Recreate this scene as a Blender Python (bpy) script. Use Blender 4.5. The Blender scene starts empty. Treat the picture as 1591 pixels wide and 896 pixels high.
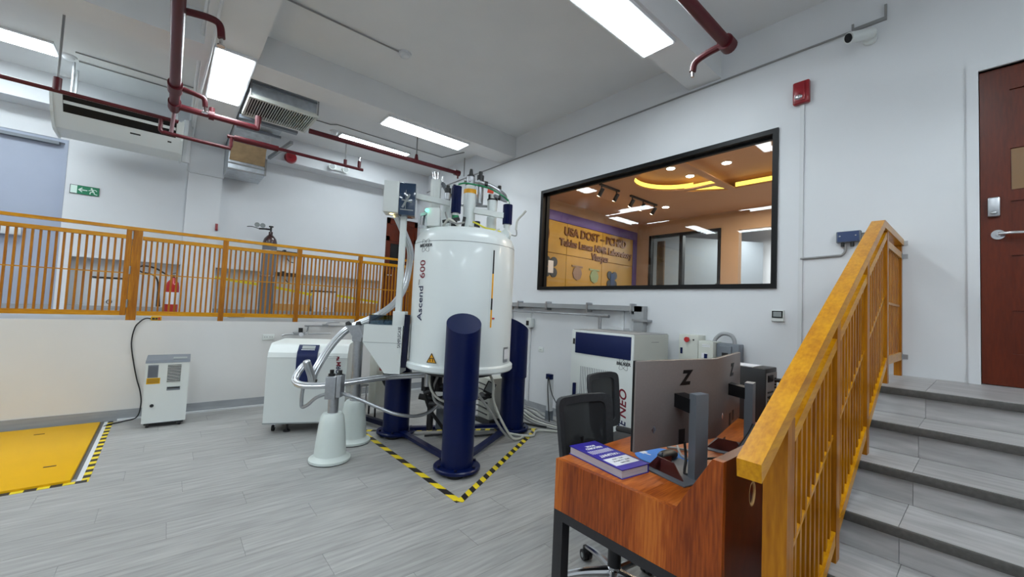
import bpy, bmesh, math, random
from mathutils import Vector, Matrix
random.seed(7)
S = bpy.context.scene
C = S.collection

# ------------------------------------------------------------------ camera
cd = bpy.data.cameras.new('camera'); cam = bpy.data.objects.new('camera', cd); C.objects.link(cam)
cd.sensor_width = 36.0; cd.lens = 36.0 * 629.55 / 1591.0; cd.clip_start = 0.02; cd.clip_end = 100
yaw, pit, rol = -0.867168764, 0.0474160743, 0.0457641995
F_ = Vector((math.sin(yaw)*math.cos(pit), math.cos(yaw)*math.cos(pit), math.sin(pit)))
R0 = Vector((math.cos(yaw), -math.sin(yaw), 0)); U0 = R0.cross(F_)
R_ = R0*math.cos(rol) + U0*math.sin(rol); U_ = U0*math.cos(rol) - R0*math.sin(rol)
m3 = Matrix((R_, U_, -F_)).transposed()
cam.matrix_world = Matrix.Translation((0, 0, 1.45)) @ m3.to_4x4()
S.camera = cam
# ------------------------------------------------------------------ world and exposure
w = bpy.data.worlds.new('world'); S.world = w; w.use_nodes = True
w.node_tree.nodes['Background'].inputs[0].default_value = (0.8, 0.88, 1.0, 1)
w.node_tree.nodes['Background'].inputs[1].default_value = 0.15
S.view_settings.view_transform = 'Standard'; S.view_settings.look = 'None'
S.view_settings.exposure = 1.05; S.view_settings.gamma = 1.0
S.cycles.max_bounces = 10; S.cycles.diffuse_bounces = 6; S.cycles.glossy_bounces = 4
S.cycles.transmission_bounces = 6; S.cycles.transparent_max_bounces = 8
S.cycles.use_denoising = True; S.cycles.sample_clamp_indirect = 16.0
LAMP = 12.5        # strength of the ceiling panels
LAMP_COL = (0.88, 0.985, 1.035)

# ------------------------------------------------------------------ helpers
def lin(c):
    return tuple((x/12.92 if x <= 0.04045 else ((x+0.055)/1.055)**2.4) for x in (v/255.0 for v in c))
MATS = {}
def mat(name, col, rough=0.5, metal=0.0, noise=0.0, nscale=8.0, stretch=None, bump=0.0, emit=None, estr=0.0,
        alpha=1.0, rnd=0.0, coat=0.0, spec=0.5):
    if name in MATS: return MATS[name]
    m = bpy.data.materials.new(name); m.use_nodes = True; nt = m.node_tree
    b = nt.nodes['Principled BSDF']; c = lin(col)
    b.inputs['Base Color'].default_value = (*c, 1); b.inputs['Roughness'].default_value = rough
    b.inputs['Metallic'].default_value = metal; b.inputs['Alpha'].default_value = alpha
    b.inputs['Coat Weight'].default_value = coat; b.inputs['Specular IOR Level'].default_value = spec
    if emit is not None:
        b.inputs['Emission Color'].default_value = (*emit, 1); b.inputs['Emission Strength'].default_value = estr
    if noise > 0 or bump > 0 or rnd > 0:
        tc = nt.nodes.new('ShaderNodeTexCoord'); mp = nt.nodes.new('ShaderNodeMapping')
        nz = nt.nodes.new('ShaderNodeTexNoise'); nz.inputs['Scale'].default_value = nscale
        nz.inputs['Detail'].default_value = 6
        nt.links.new(tc.outputs['Object'], mp.inputs[0]); nt.links.new(mp.outputs[0], nz.inputs['Vector'])
        if stretch: mp.inputs['Scale'].default_value = stretch
        rp = nt.nodes.new('ShaderNodeValToRGB')
        rp.color_ramp.elements[0].position = 0.3; rp.color_ramp.elements[1].position = 0.7
        rp.color_ramp.elements[0].color = (*[x*(1-noise) for x in c], 1)
        rp.color_ramp.elements[1].color = (*[min(1, x*(1+noise*0.6)) for x in c], 1)
        nt.links.new(nz.outputs['Fac'], rp.inputs[0])
        out = rp.outputs[0]
        if rnd > 0:
            oi = nt.nodes.new('ShaderNodeObjectInfo'); mr = nt.nodes.new('ShaderNodeMapRange')
            mr.inputs['To Min'].default_value = 1-rnd; mr.inputs['To Max'].default_value = 1+rnd
            nt.links.new(oi.outputs['Random'], mr.inputs['Value'])
            mx = nt.nodes.new('ShaderNodeVectorMath'); mx.operation = 'SCALE'
            nt.links.new(out, mx.inputs[0]); nt.links.new(mr.outputs[0], mx.inputs['Scale'])
            ad = nt.nodes.new('ShaderNodeVectorMath'); ad.operation = 'ADD'
            sc = nt.nodes.new('ShaderNodeVectorMath'); sc.operation = 'SCALE'; sc.inputs['Scale'].default_value = 37
            cb = nt.nodes.new('ShaderNodeCombineXYZ')
            nt.links.new(oi.outputs['Random'], cb.inputs[0]); nt.links.new(oi.outputs['Random'], cb.inputs[1])
            nt.links.new(cb.outputs[0], sc.inputs[0]); nt.links.new(tc.outputs['Object'], ad.inputs[0])
            nt.links.new(sc.outputs[0], ad.inputs[1]); nt.links.new(ad.outputs[0], mp.inputs[0])
            out = mx.outputs[0]
        nt.links.new(out, b.inputs['Base Color'])
        if bump > 0:
            bp = nt.nodes.new('ShaderNodeBump'); bp.inputs['Strength'].default_value = bump
            bp.inputs['Distance'].default_value = 0.01
            nt.links.new(nz.outputs['Fac'], bp.inputs['Height']); nt.links.new(bp.outputs[0], b.inputs['Normal'])
    MATS[name] = m; return m

def wood(name, cols, bands_axis, scale=(1, 1, 1), rough=0.35, band=9.0, grain=60.0, coat=0.2):
    """wood: broad bands across one axis plus fine grain stretched along the other axes"""
    m = bpy.data.materials.new(name); m.use_nodes = True; nt = m.node_tree; b = nt.nodes['Principled BSDF']
    tc = nt.nodes.new('ShaderNodeTexCoord')
    def nz(s, vec, det=3.0):
        mp = nt.nodes.new('ShaderNodeMapping'); mp.inputs['Scale'].default_value = vec
        n = nt.nodes.new('ShaderNodeTexNoise'); n.inputs['Scale'].default_value = s; n.inputs['Detail'].default_value = det
        nt.links.new(tc.outputs['Object'], mp.inputs[0]); nt.links.new(mp.outputs[0], n.inputs['Vector']); return n
    n1 = nz(band, scale, 1.5); n2 = nz(grain, scale, 5.0)
    mx = nt.nodes.new('ShaderNodeMath'); mx.operation = 'MULTIPLY_ADD'; mx.inputs[1].default_value = 0.5
    hf = nt.nodes.new('ShaderNodeMath'); hf.operation = 'MULTIPLY'; hf.inputs[1].default_value = 0.5
    nt.links.new(n1.outputs['Fac'], hf.inputs[0])
    nt.links.new(n2.outputs['Fac'], mx.inputs[0]); nt.links.new(hf.outputs[0], mx.inputs[2])
    rp = nt.nodes.new('ShaderNodeValToRGB'); e = rp.color_ramp.elements
    e[0].position = 0.36; e[0].color = (*lin(cols[0]), 1); e[1].position = 0.64; e[1].color = (*lin(cols[2]), 1)
    k = e.new(0.5); k.color = (*lin(cols[1]), 1)
    nt.links.new(mx.outputs[0], rp.inputs[0]); nt.links.new(rp.outputs[0], b.inputs['Base Color'])
    b.inputs['Roughness'].default_value = rough; b.inputs['Coat Weight'].default_value = coat; b.inputs['Specular IOR Level'].default_value = 0.3
    b.inputs['Coat Roughness'].default_value = 0.2
    MATS[name] = m; return m

class MB:
    def __init__(s): s.b = bmesh.new()
    def poly(s, vs, fs):
        v = [s.b.verts.new(Vector(p)) for p in vs]; out = []
        for f in fs:
            try: out.append(s.b.faces.new([v[i] for i in f]))
            except ValueError: pass
        return v
    def box(s, x0, x1, y0, y1, z0, z1, bev=0.0, seg=2):
        if x0 > x1: x0, x1 = x1, x0
        if y0 > y1: y0, y1 = y1, y0
        if z0 > z1: z0, z1 = z1, z0
        if bev > 0:
            t = bmesh.new()
            bmesh.ops.create_cube(t, size=1)
            for v in t.verts:
                v.co = Vector(((x0+x1)/2 + v.co.x*(x1-x0), (y0+y1)/2 + v.co.y*(y1-y0), (z0+z1)/2 + v.co.z*(z1-z0)))
            bmesh.ops.bevel(t, geom=t.edges[:], offset=bev, segments=seg, affect='EDGES', profile=0.5)
            s.join(t); return s
        s.poly([(x0,y0,z0),(x1,y0,z0),(x1,y1,z0),(x0,y1,z0),(x0,y0,z1),(x1,y0,z1),(x1,y1,z1),(x0,y1,z1)],
               [(3,2,1,0),(4,5,6,7),(0,1,5,4),(1,2,6,5),(2,3,7,6),(3,0,4,7)]); return s
    def join(s, t, M=None):
        mp = {}
        for v in t.verts: mp[v] = s.b.verts.new(M @ v.co if M else v.co)
        for f in t.faces:
            try: s.b.faces.new([mp[v] for v in f.verts])
            except ValueError: pass
        t.free(); return s
    def bar(s, p, q, wx, wz, up=(0, 0, 1)):
        p = Vector(p); q = Vector(q); d = (q-p).normalized(); u = Vector(up)
        r = d.cross(u)
        if r.length < 1e-5: r = Vector((1, 0, 0))
        r.normalize(); u = r.cross(d).normalized(); r = r*wx/2; u = u*wz/2
        vs = [p-r-u, p+r-u, p+r+u, p-r+u, q-r-u, q+r-u, q+r+u, q-r+u]
        s.poly(vs, [(0,1,2,3),(7,6,5,4),(0,4,5,1),(1,5,6,2),(2,6,7,3),(3,7,4,0)]); return s
    def cyl(s, p, q, r, r2=None, n=20, cap=True):
        p = Vector(p); q = Vector(q); r2 = r if r2 is None else r2
        d = (q-p).normalized(); a = d.orthogonal().normalized(); c = d.cross(a)
        vs = []
        for (o, rr) in ((p, r), (q, r2)):
            for i in range(n):
                t = 2*math.pi*i/n; vs.append(o + a*(rr*math.cos(t)) + c*(rr*math.sin(t)))
        fs = [(i, (i+1) % n, n+(i+1) % n, n+i) for i in range(n)]
        if cap: fs += [tuple(range(n-1, -1, -1)), tuple(range(n, 2*n))]
        s.poly(vs, fs); return s
    def tube(s, pts, r, n=10, sub=6, closed=False, rib=0.0):
        P = [Vector(p) for p in pts]; Q = []
        if sub > 1 and len(P) > 2:
            for i in range(len(P)-1 if not closed else len(P)):
                if closed: p0, p1, p2, p3 = P[i-1], P[i], P[(i+1) % len(P)], P[(i+2) % len(P)]
                else: p0 = P[max(i-1, 0)]; p1 = P[i]; p2 = P[i+1]; p3 = P[min(i+2, len(P)-1)]
                for k in range(sub):
                    t = k/sub
                    Q.append(0.5*((2*p1)+(p2-p0)*t+(2*p0-5*p1+4*p2-p3)*t*t+(3*p1-p0-3*p2+p3)*t**3))
            if not closed: Q.append(P[-1])
        else: Q = P
        m = len(Q); vs = []; prev = None
        for i, q in enumerate(Q):
            if closed: d = Q[(i+1) % m]-Q[i-1]
            else: d = Q[min(i+1, m-1)]-Q[max(i-1, 0)]
            d.normalize()
            a = d.orthogonal().normalized() if prev is None else (prev - d*prev.dot(d)).normalized()
            prev = a; c = d.cross(a)
            rr = r if not callable(r) else r(i/(m-1))
            for k in range(n):
                t = 2*math.pi*k/n; rk = rr*(1-rib*(k % 2)); vs.append(q + a*(rk*math.cos(t)) + c*(rk*math.sin(t)))
        fs = []
        for i in range(m if closed else m-1):
            j = (i+1) % m
            for k in range(n): fs.append((i*n+k, i*n+(k+1) % n, j*n+(k+1) % n, j*n+k))
        if not closed: fs += [tuple(range(n-1, -1, -1)), tuple(range((m-1)*n, m*n))]
        s.poly(vs, fs); return s
    def lathe(s, prof, c=(0, 0, 0), n=48):
        c = Vector(c); vs = []
        for (r, z) in prof:
            for i in range(n):
                t = 2*math.pi*i/n; vs.append(c + Vector((max(r, 1e-4)*math.cos(t), max(r, 1e-4)*math.sin(t), z)))
        fs = []
        for j in range(len(prof)-1):
            for i in range(n): fs.append((j*n+i, j*n+(i+1) % n, (j+1)*n+(i+1) % n, (j+1)*n+i))
        fs += [tuple(range(n-1, -1, -1)), tuple(range((len(prof)-1)*n, len(prof)*n))]
        s.poly(vs, fs); return s
    def prism(s, pts, axis, a, b):
        """pts are 2d points in the two remaining axes (in x,y,z order), extruded from a to b along axis"""
        def mk(p, v):
            l = list(p); l.insert('xyz'.index(axis), v); return tuple(l)
        n = len(pts); vs = [mk(p, a) for p in pts] + [mk(p, b) for p in pts]
        s.poly(vs, [tuple(range(n)), tuple(range(2*n-1, n-1, -1))] + [(i, n+i, n+(i+1) % n, (i+1) % n) for i in range(n)])
        return s
    def quadprism(s, quad, n, t):
        """a four-cornered plate with thickness t along n"""
        q = [Vector(p) for p in quad]; n = Vector(n).normalized()*t
        s.poly(q+[p+n for p in q], [(3,2,1,0),(4,5,6,7),(0,1,5,4),(1,2,6,5),(2,3,7,6),(3,0,4,7)]); return s
    def sphere(s, c, r, sx=1, sy=1, sz=1, seg=16):
        t = bmesh.new(); bmesh.ops.create_uvsphere(t, u_segments=seg, v_segments=seg//2+2, radius=r)
        s.join(t, Matrix.Translation(c) @ Matrix.Diagonal((sx, sy, sz, 1))); return s
    def xf(s, M):
        for v in s.b.verts: v.co = M @ v.co
        return s

def link(name, mb, m, parent=None, smooth=True, kind=None, angle=35):
    bmesh.ops.recalc_face_normals(mb.b, faces=mb.b.faces[:])
    me = bpy.data.meshes.new(name)
    off = Vector((0, 0, 0))
    if parent is not None:
        Mi = world_of(parent).inverted()
        for v in mb.b.verts: v.co = Mi @ v.co
    else:
        xs = [v.co.x for v in mb.b.verts]; ys = [v.co.y for v in mb.b.verts]; zs = [v.co.z for v in mb.b.verts]
        off = Vector(((min(xs)+max(xs))/2, (min(ys)+max(ys))/2, min(zs)))
        for v in mb.b.verts: v.co -= off
    if smooth:
        lim = math.radians(angle)
        for f in mb.b.faces: f.smooth = True
        for e in mb.b.edges:
            if len(e.link_faces) == 2 and e.calc_face_angle(0) > lim: e.smooth = False
    mb.b.to_mesh(me); mb.b.free()
    if isinstance(m, str): m = MATS[m]
    me.materials.append(m)
    o = bpy.data.objects.new(name, me); C.objects.link(o)
    o.location = off
    if parent is not None: o.parent = parent
    if kind: o['kind'] = kind
    return o
def world_of(o):
    M = o.matrix_basis.copy()
    p = o.parent
    while p is not None:
        M = p.matrix_basis @ M; p = p.parent
    return M
def thing(name, label, cat, loc=(0, 0, 0), rz=0.0, group=None):
    o = bpy.data.objects.new(name, None); o.empty_display_size = 0.05; C.objects.link(o)
    o.location = loc; o.rotation_euler = (0, 0, rz); o.matrix_world = Matrix.Translation(loc) @ Matrix.Rotation(rz, 4, 'Z')
    o['label'] = label; o['category'] = cat
    if group: o['group'] = group
    return o
def tag(o, label, cat, group=None):
    o['label'] = label; o['category'] = cat
    if group: o['group'] = group
    return o
def lab(o, l): o['label'] = l; return o
def struct(name, mb, m, parent=None, **k): return link(name, mb, m, parent, kind='structure' if parent is None else None, **k)
def dup(root, loc, rz, label=None, group=None):
    r = root.copy(); C.objects.link(r); r.location = loc; r.rotation_euler = (0, 0, rz)
    if label: r['label'] = label
    if group: r['group'] = group
    for ch in list(root.children):
        c = ch.copy(); C.objects.link(c); c.parent = r
        for g in ch.children:
            d = g.copy(); C.objects.link(d); d.parent = c
    return r
def copies(first, parent, offs):
    for d in offs:
        c = first.copy(); C.objects.link(c); c.parent = parent; c.location = first.location + Vector(d)
def text_pts(txt, size, ext=0.002, bold=0.0, shear=0.0, space=1.0, align='CENTER'):
    cu = bpy.data.curves.new('t', 'FONT'); cu.body = txt; cu.size = size; cu.extrude = ext; cu.offset = bold
    cu.shear = shear; cu.space_character = space; cu.align_x = align; cu.align_y = 'CENTER'; cu.resolution_u = 4
    o = bpy.data.objects.new('t', cu); C.objects.link(o)
    dg = bpy.context.evaluated_depsgraph_get(); me = bpy.data.meshes.new_from_object(o.evaluated_get(dg))
    vs = [v.co.copy() for v in me.vertices]; fs = [tuple(p.vertices) for p in me.polygons]
    C.objects.unlink(o); bpy.data.objects.remove(o); bpy.data.curves.remove(cu); bpy.data.meshes.remove(me)
    return vs, fs
def add_text(mb, txt, size, o, r, u, **k):
    vs, fs = text_pts(txt, size, **k); o = Vector(o); r = Vector(r).normalized(); u = Vector(u).normalized(); n = r.cross(u)
    mb.poly([o + r*v.x + u*v.y + n*v.z for v in vs], fs); return mb
def orbit_logo(mb, o, r, u, s, wrap=None):
    """the maker's mark: three thin crossing ellipses"""
    o = Vector(o); r = Vector(r); u = Vector(u)
    for ang in (0.9, -0.9):
        pts = []
        for k in range(24):
            t = 2*math.pi*k/24; a = 0.5*s*math.cos(t); b = 0.19*s*math.sin(t)
            x = a*math.cos(ang)-b*math.sin(ang); y = a*math.sin(ang)+b*math.cos(ang)
            pts.append((x, y))
        P = [wrap(x, y) for (x, y) in pts] if wrap else [o+r*x+u*y for (x, y) in pts]
        mb.tube(P, s*0.010, n=5, sub=1, closed=True)

# ------------------------------------------------------------------ materials
mat('paint_white', (214, 216, 219), 0.6, noise=0.03, nscale=1.5, bump=0.02)
mat('paint_low', (214, 213, 212), 0.45, noise=0.04, nscale=1.2, bump=0.02)
mat('paint_ceiling', (218, 219, 220), 0.75, noise=0.03, nscale=2)
mat('plank_vinyl', (158, 157, 155), 0.42, noise=0.24, nscale=5.0, stretch=(8.0, 0.6, 1), bump=0.03, rnd=0.06)
mat('floor_joint', (96, 97, 98), 0.7, noise=0.1)
mat('baseboard_grey', (150, 153, 157), 0.5, noise=0.12, nscale=12, stretch=(1, .3, 3))
mat('stone_tile', (172, 170, 170), 0.42, noise=0.26, nscale=7.0, stretch=(0.6, 4, 4), bump=0.04, rnd=0.07)
mat('nosing', (78, 76, 74), 0.6, noise=0.2, nscale=60)
mat('mezz_vinyl', (176, 178, 180), 0.4, noise=0.1, nscale=5)
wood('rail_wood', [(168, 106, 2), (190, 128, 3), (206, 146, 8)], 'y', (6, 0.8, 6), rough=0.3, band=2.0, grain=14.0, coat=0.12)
wood('rail_wood_v_shaded', [(134, 76, 2), (158, 96, 3), (178, 114, 6)], 'z', (6, 6, 0.6), rough=0.35, band=2.0, grain=14.0, coat=0.08)  # same wood for upright parts, their shade put into a darker colour
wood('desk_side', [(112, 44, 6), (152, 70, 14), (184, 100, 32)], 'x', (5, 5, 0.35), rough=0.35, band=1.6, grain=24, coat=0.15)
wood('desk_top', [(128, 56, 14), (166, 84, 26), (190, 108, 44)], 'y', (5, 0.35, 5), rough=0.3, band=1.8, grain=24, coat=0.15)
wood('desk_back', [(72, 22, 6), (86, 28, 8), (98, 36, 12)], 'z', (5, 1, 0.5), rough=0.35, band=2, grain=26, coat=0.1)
wood('door_wood', [(80, 24, 2), (90, 29, 3), (100, 34, 5)], 'z', (3, 3, 0.4), rough=0.35, band=2, grain=26, coat=0.06)
mat('black_frame', (10, 10, 13), 0.45, spec=0.25)
mat('black_metal', (30, 28, 32), 0.4)
mat('black_plastic', (22, 22, 24), 0.45)
mat('chair_black', (42, 44, 48), 0.75, noise=0.2, nscale=60)
mat('chair_mesh', (24, 26, 30), 0.85, alpha=0.94)
mat('chrome', (215, 215, 218), 0.15, metal=1.0)
mat('brushed', (172, 174, 178), 0.34, metal=0.85, noise=0.08, nscale=40)
mat('galvanised', (190, 196, 202), 0.34, metal=0.6, noise=0.18, nscale=14)
mat('magnet_white', (216, 222, 222), 0.32, coat=0.2)
mat('machine_white', (214, 218, 216), 0.4)
mat('machine_beige', (196, 198, 190), 0.45)
mat('navy', (0, 14, 62), 0.35, coat=0.04, spec=0.25)
mat('navy_dark', (6, 10, 40), 0.35, spec=0.3)
mat('navy_panel', (14, 28, 76), 0.4, spec=0.3)
mat('stand_white', (206, 214, 210), 0.35)
mat('tan_insulation', (178, 152, 116), 0.8, noise=0.2, nscale=10)
mat('red_pipe', (78, 9, 20), 0.45, coat=0.05, spec=0.35, noise=0.08, nscale=10)
mat('drop_red_grey', (104, 72, 76), 0.5)
mat('door_glass', (136, 104, 72), 0.06, coat=1.0, spec=1.0)
mat('hose_metal', (196, 198, 202), 0.3, metal=0.8)
mat('red_gloss', (176, 20, 26), 0.3, coat=0.4)
mat('alarm_red', (140, 12, 26), 0.3, coat=0.4)
mat('green_sign', (24, 122, 84), 0.5)
mat('sign_white', (214, 234, 224), 0.5)
mat('pipe_grey', (150, 152, 154), 0.5)
mat('conduit_grey', (140, 140, 140), 0.5)
mat('conduit_white', (206, 208, 210), 0.5)
mat('grey_plastic', (112, 118, 126), 0.45)
mat('monitor_back', (120, 112, 110), 0.38, metal=0.35, noise=0.05, nscale=90)
mat('monitor_arm', (112, 118, 126), 0.4, metal=0.3)
mat('stand_base', (96, 98, 104), 0.45, metal=0.3)
mat('dark_red_metal', (70, 22, 14), 0.4)
mat('book_blue', (36, 26, 150), 0.35, coat=0.2)
mat('paper', (220, 220, 226), 0.7)
mat('page_grey', (176, 170, 178), 0.8, noise=0.15, nscale=90, stretch=(0.1, 0.1, 6))
mat('ink_dark', (40, 40, 60), 0.6)
mat('logo_black', (20, 24, 34), 0.5)
mat('text_navy', (22, 30, 72), 0.5)
mat('text_red', (118, 16, 38), 0.5)
mat('hazard_yellow', (226, 196, 22), 0.5)
mat('hazard_black', (38, 32, 30), 0.6)
mat('hatch_yellow', (216, 164, 2), 0.45, spec=0.2, noise=0.03, nscale=3)
mat('dark_gap', (52, 36, 26), 0.7)
mat('grey_blue_panel', (158, 166, 184), 0.45, noise=0.05, nscale=2)
mat('cylinder_grey', (104, 106, 112), 0.4)
mat('cylinder_brown', (60, 34, 34), 0.25, coat=0.4)
mat('yellow_tape', (220, 206, 30), 0.5)
mat('cardboard', (190, 150, 96), 0.8, noise=0.1, nscale=6)
mat('niche_grey', (172, 172, 168), 0.7)
mat('blue_pad', (46, 124, 210), 0.6)
mat('pink', (238, 106, 168), 0.6)
mat('green_hose', (30, 130, 84), 0.4)
mat('cable_grey', (150, 150, 148), 0.5)
mat('cable_light', (190, 190, 182), 0.5)
mat('yellow_cable', (222, 212, 60), 0.5)
mat('orange_label', (226, 78, 40), 0.5)
mat('glass_dark', (30, 52, 78), 0.08, coat=0.6)
mat('lcd_grey', (136, 142, 142), 0.3)
mat('gold_panel', (172, 136, 56), 0.4, noise=0.08, nscale=3)
mat('purple_trim', (92, 78, 148), 0.45)
mat('peach_wall', (186, 156, 126), 0.7, noise=0.03, nscale=2)
mat('peach_ceiling', (196, 152, 116), 0.7)
mat('letter_brown', (112, 76, 50), 0.35, metal=0.4)
mat('partition_grey', (128, 134, 140), 0.5)
mat('curtain_brown', (96, 78, 58), 0.9)
mat('emblem_dark', (66, 70, 74), 0.4, metal=0.3)
mat('emblem_red', (132, 108, 92), 0.5)
mat('emblem_green', (132, 150, 112), 0.5)
mat('warning_orange', (238, 168, 20), 0.5)
mat('rubber', (26, 26, 28), 0.7)
mat('junction_blue', (42, 62, 104), 0.35)
def emis(name, col, s):
    m = bpy.data.materials.new(name); m.use_nodes = True; nt = m.node_tree; nt.nodes.clear()
    e = nt.nodes.new('ShaderNodeEmission'); o = nt.nodes.new('ShaderNodeOutputMaterial')
    e.inputs[0].default_value = (*col, 1); e.inputs[1].default_value = s; nt.links.new(e.outputs[0], o.inputs[0])
    MATS[name] = m
emis('panel_light', LAMP_COL, LAMP)
emis('lobby_lamp', (1.0, 0.86, 0.7), 14)
emis('cove_wall_glow', (1.0, 0.66, 0.10), 1.2)
emis('spot_lamp', (1.0, 0.8, 0.55), 20)
emis('led_green', (0.1, 1.0, 0.55), 2.5)
emis('led_warm', (1.0, 0.75, 0.25), 4)
def glassmat(name, tint, ior):
    m = bpy.data.materials.new(name); m.use_nodes = True; nt = m.node_tree; nt.nodes.clear()
    o = nt.nodes.new('ShaderNodeOutputMaterial'); mx = nt.nodes.new('ShaderNodeMixShader')
    t = nt.nodes.new('ShaderNodeBsdfTransparent'); g = nt.nodes.new('ShaderNodeBsdfGlossy'); fr = nt.nodes.new('ShaderNodeFresnel')
    t.inputs[0].default_value = (*tint, 1); g.inputs['Roughness'].default_value = 0.0; fr.inputs[0].default_value = ior
    ge = nt.nodes.new('ShaderNodeNewGeometry'); su = nt.nodes.new('ShaderNodeMath'); su.operation = 'SUBTRACT'; su.use_clamp = True
    nt.links.new(fr.outputs[0], su.inputs[0]); nt.links.new(ge.outputs['Backfacing'], su.inputs[1]); nt.links.new(su.outputs[0], mx.inputs['Fac']); nt.links.new(t.outputs[0], mx.inputs[1]); nt.links.new(g.outputs[0], mx.inputs[2])
    nt.links.new(mx.outputs[0], o.inputs[0]); MATS[name] = m
glassmat('window_glass', (0.97, 0.98, 0.97), 1.56)
glassmat('clear_dark', (0.25, 0.33, 0.40), 1.5)
# hazard tape: diagonal black and yellow print
def hazard(name, d, sc=9.0):
    m = bpy.data.materials.new(name); m.use_nodes = True; nt = m.node_tree; b = nt.nodes['Principled BSDF']
    tc = nt.nodes.new('ShaderNodeTexCoord'); dt = nt.nodes.new('ShaderNodeVectorMath'); dt.operation = 'DOT_PRODUCT'
    dt.inputs[1].default_value = tuple(x*sc for x in d); nt.links.new(tc.outputs['Object'], dt.inputs[0])
    fr = nt.nodes.new('ShaderNodeMath'); fr.operation = 'FRACT'; nt.links.new(dt.outputs['Value'], fr.inputs[0])
    gt = nt.nodes.new('ShaderNodeMath'); gt.operation = 'GREATER_THAN'; gt.inputs[1].default_value = 0.5; nt.links.new(fr.outputs[0], gt.inputs[0])
    mx = nt.nodes.new('ShaderNodeMix'); mx.data_type = 'RGBA'; mx.inputs['A'].default_value = (*lin((34, 30, 28)), 1)
    mx.inputs['B'].default_value = (*lin((226, 200, 30)), 1); nt.links.new(gt.outputs[0], mx.inputs['Factor'])
    nt.links.new(mx.outputs['Result'], b.inputs['Base Color']); b.inputs['Roughness'].default_value = 0.5; MATS[name] = m

# ================================================================== STRUCTURE
WY = 4.15      # face of the window wall
ZM = 1.11      # mezzanine floor
ZL = 1.085     # landing
ZC = 4.21      # ceiling
ZB = 3.88      # beam bottoms
XL = -6.29     # face of the low wall
XF = -8.2      # far wall of the mezzanine
# floor with vinyl planks
fl = struct('floor', MB().box(XL-0.05, 2.6, -5.0, WY+0.15, -0.12, -0.004), 'floor_joint')
pw, pl_ = 0.225, 1.2
base = None
for i in range(29):
    x0 = -0.22 - (i+1)*pw
    off = (i*0.43) % pl_
    y = -3.1 + off - pl_
    while y < WY:
        ya, yb = y, min(y+pl_, WY)
        y += pl_
        if yb < -3.0: continue
        # the yellow hatch and its pit interrupt the planks
        if x0+pw < -4.45 and ya < -0.36:
            if yb <= -0.36: continue
            ya = -0.36
        full = abs((yb-ya)-pl_) < 1e-6
        if full and base is not None:
            c = base.copy(); C.objects.link(c); c.parent = fl
            c.location = Vector((x0+pw/2, (ya+yb)/2, 0)) - fl.location
        else:
            mb = MB().box(-pw/2+0.0008, pw/2-0.0008, -(yb-ya)/2+0.0008, (yb-ya)/2-0.0008, -0.004, 0.0)
            me = bpy.data.meshes.new('plank'); mb.b.to_mesh(me); mb.b.free(); me.materials.append(MATS['plank_vinyl'])
            o = bpy.data.objects.new('plank', me); C.objects.link(o); o.parent = fl
            o.location = Vector((x0+pw/2, (ya+yb)/2, 0)) - fl.location
            if full: base = o
struct('floor_edge', MB().box(-0.22, 2.6, -5.0, 1.43, -0.004, 0.0).box(XL, -0.22, -5, -3.0, -0.004, 0), 'plank_vinyl')

# low wall carrying the mezzanine
struct('wall_left', MB().box(XL-0.14, XL, -5.0, WY, 0.0, ZM), 'paint_low')
struct('baseboard_left', MB().box(XL, XL+0.012, -5.0, WY, 0.0, 0.115), 'baseboard_grey')
struct('trim_1', MB().box(XL+0.012, XL+0.05, -0.33, WY, 0.0, 0.018), 'conduit_white')
struct('mezzanine_floor', MB().box(XF-0.1, XL-0.14, -5.0, WY, ZM-0.12, ZM-0.002), 'mezz_vinyl')
# far wall with two long niches and a wide door opening at its left end
fw = MB()
ZN = 1.885
DZ = 3.47
fw.box(XF-0.35, XF, -1.17, -1.06, ZM-0.1, ZC)
fw.box(XF-0.35, XF, -1.06, 0.14, ZN, ZC).box(XF-0.35, XF-0.2, -1.06, 0.14, ZM-0.1, ZN)
fw.box(XF-0.35, XF, 0.14, 0.52, ZM-0.1, ZC)
fw.box(XF-0.35, XF, 0.52, 3.35, ZN, ZC).box(XF-0.35, XF-0.2, 0.52, 3.35, ZM-0.1, ZN)
fw.box(XF-0.35, XF, 3.35, 3.42, ZM-0.1, ZC)
fw.box(XF-0.35, XF, 3.42, WY+0.2, 3.24, ZC)
fw.box(XF-0.35, XF, -5.0, -1.17, DZ, ZC)
struct('wall_far', fw, 'paint_white')
struct('trim_2', MB().box(XF, XF+0.33, -5.0, 0.114, 3.81, ZC).box(XF, XF+0.33, 0.57, WY, 3.80, ZC), 'paint_white')
struct('trim_3', MB().box(XF-0.2, XF-0.001, -5, 3.42, ZM, ZM+0.10), 'baseboard_grey')
struct('pillar_far', MB().box(XF, XF+0.15, 0.13, 0.565, ZM, ZC), 'paint_white')
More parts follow.
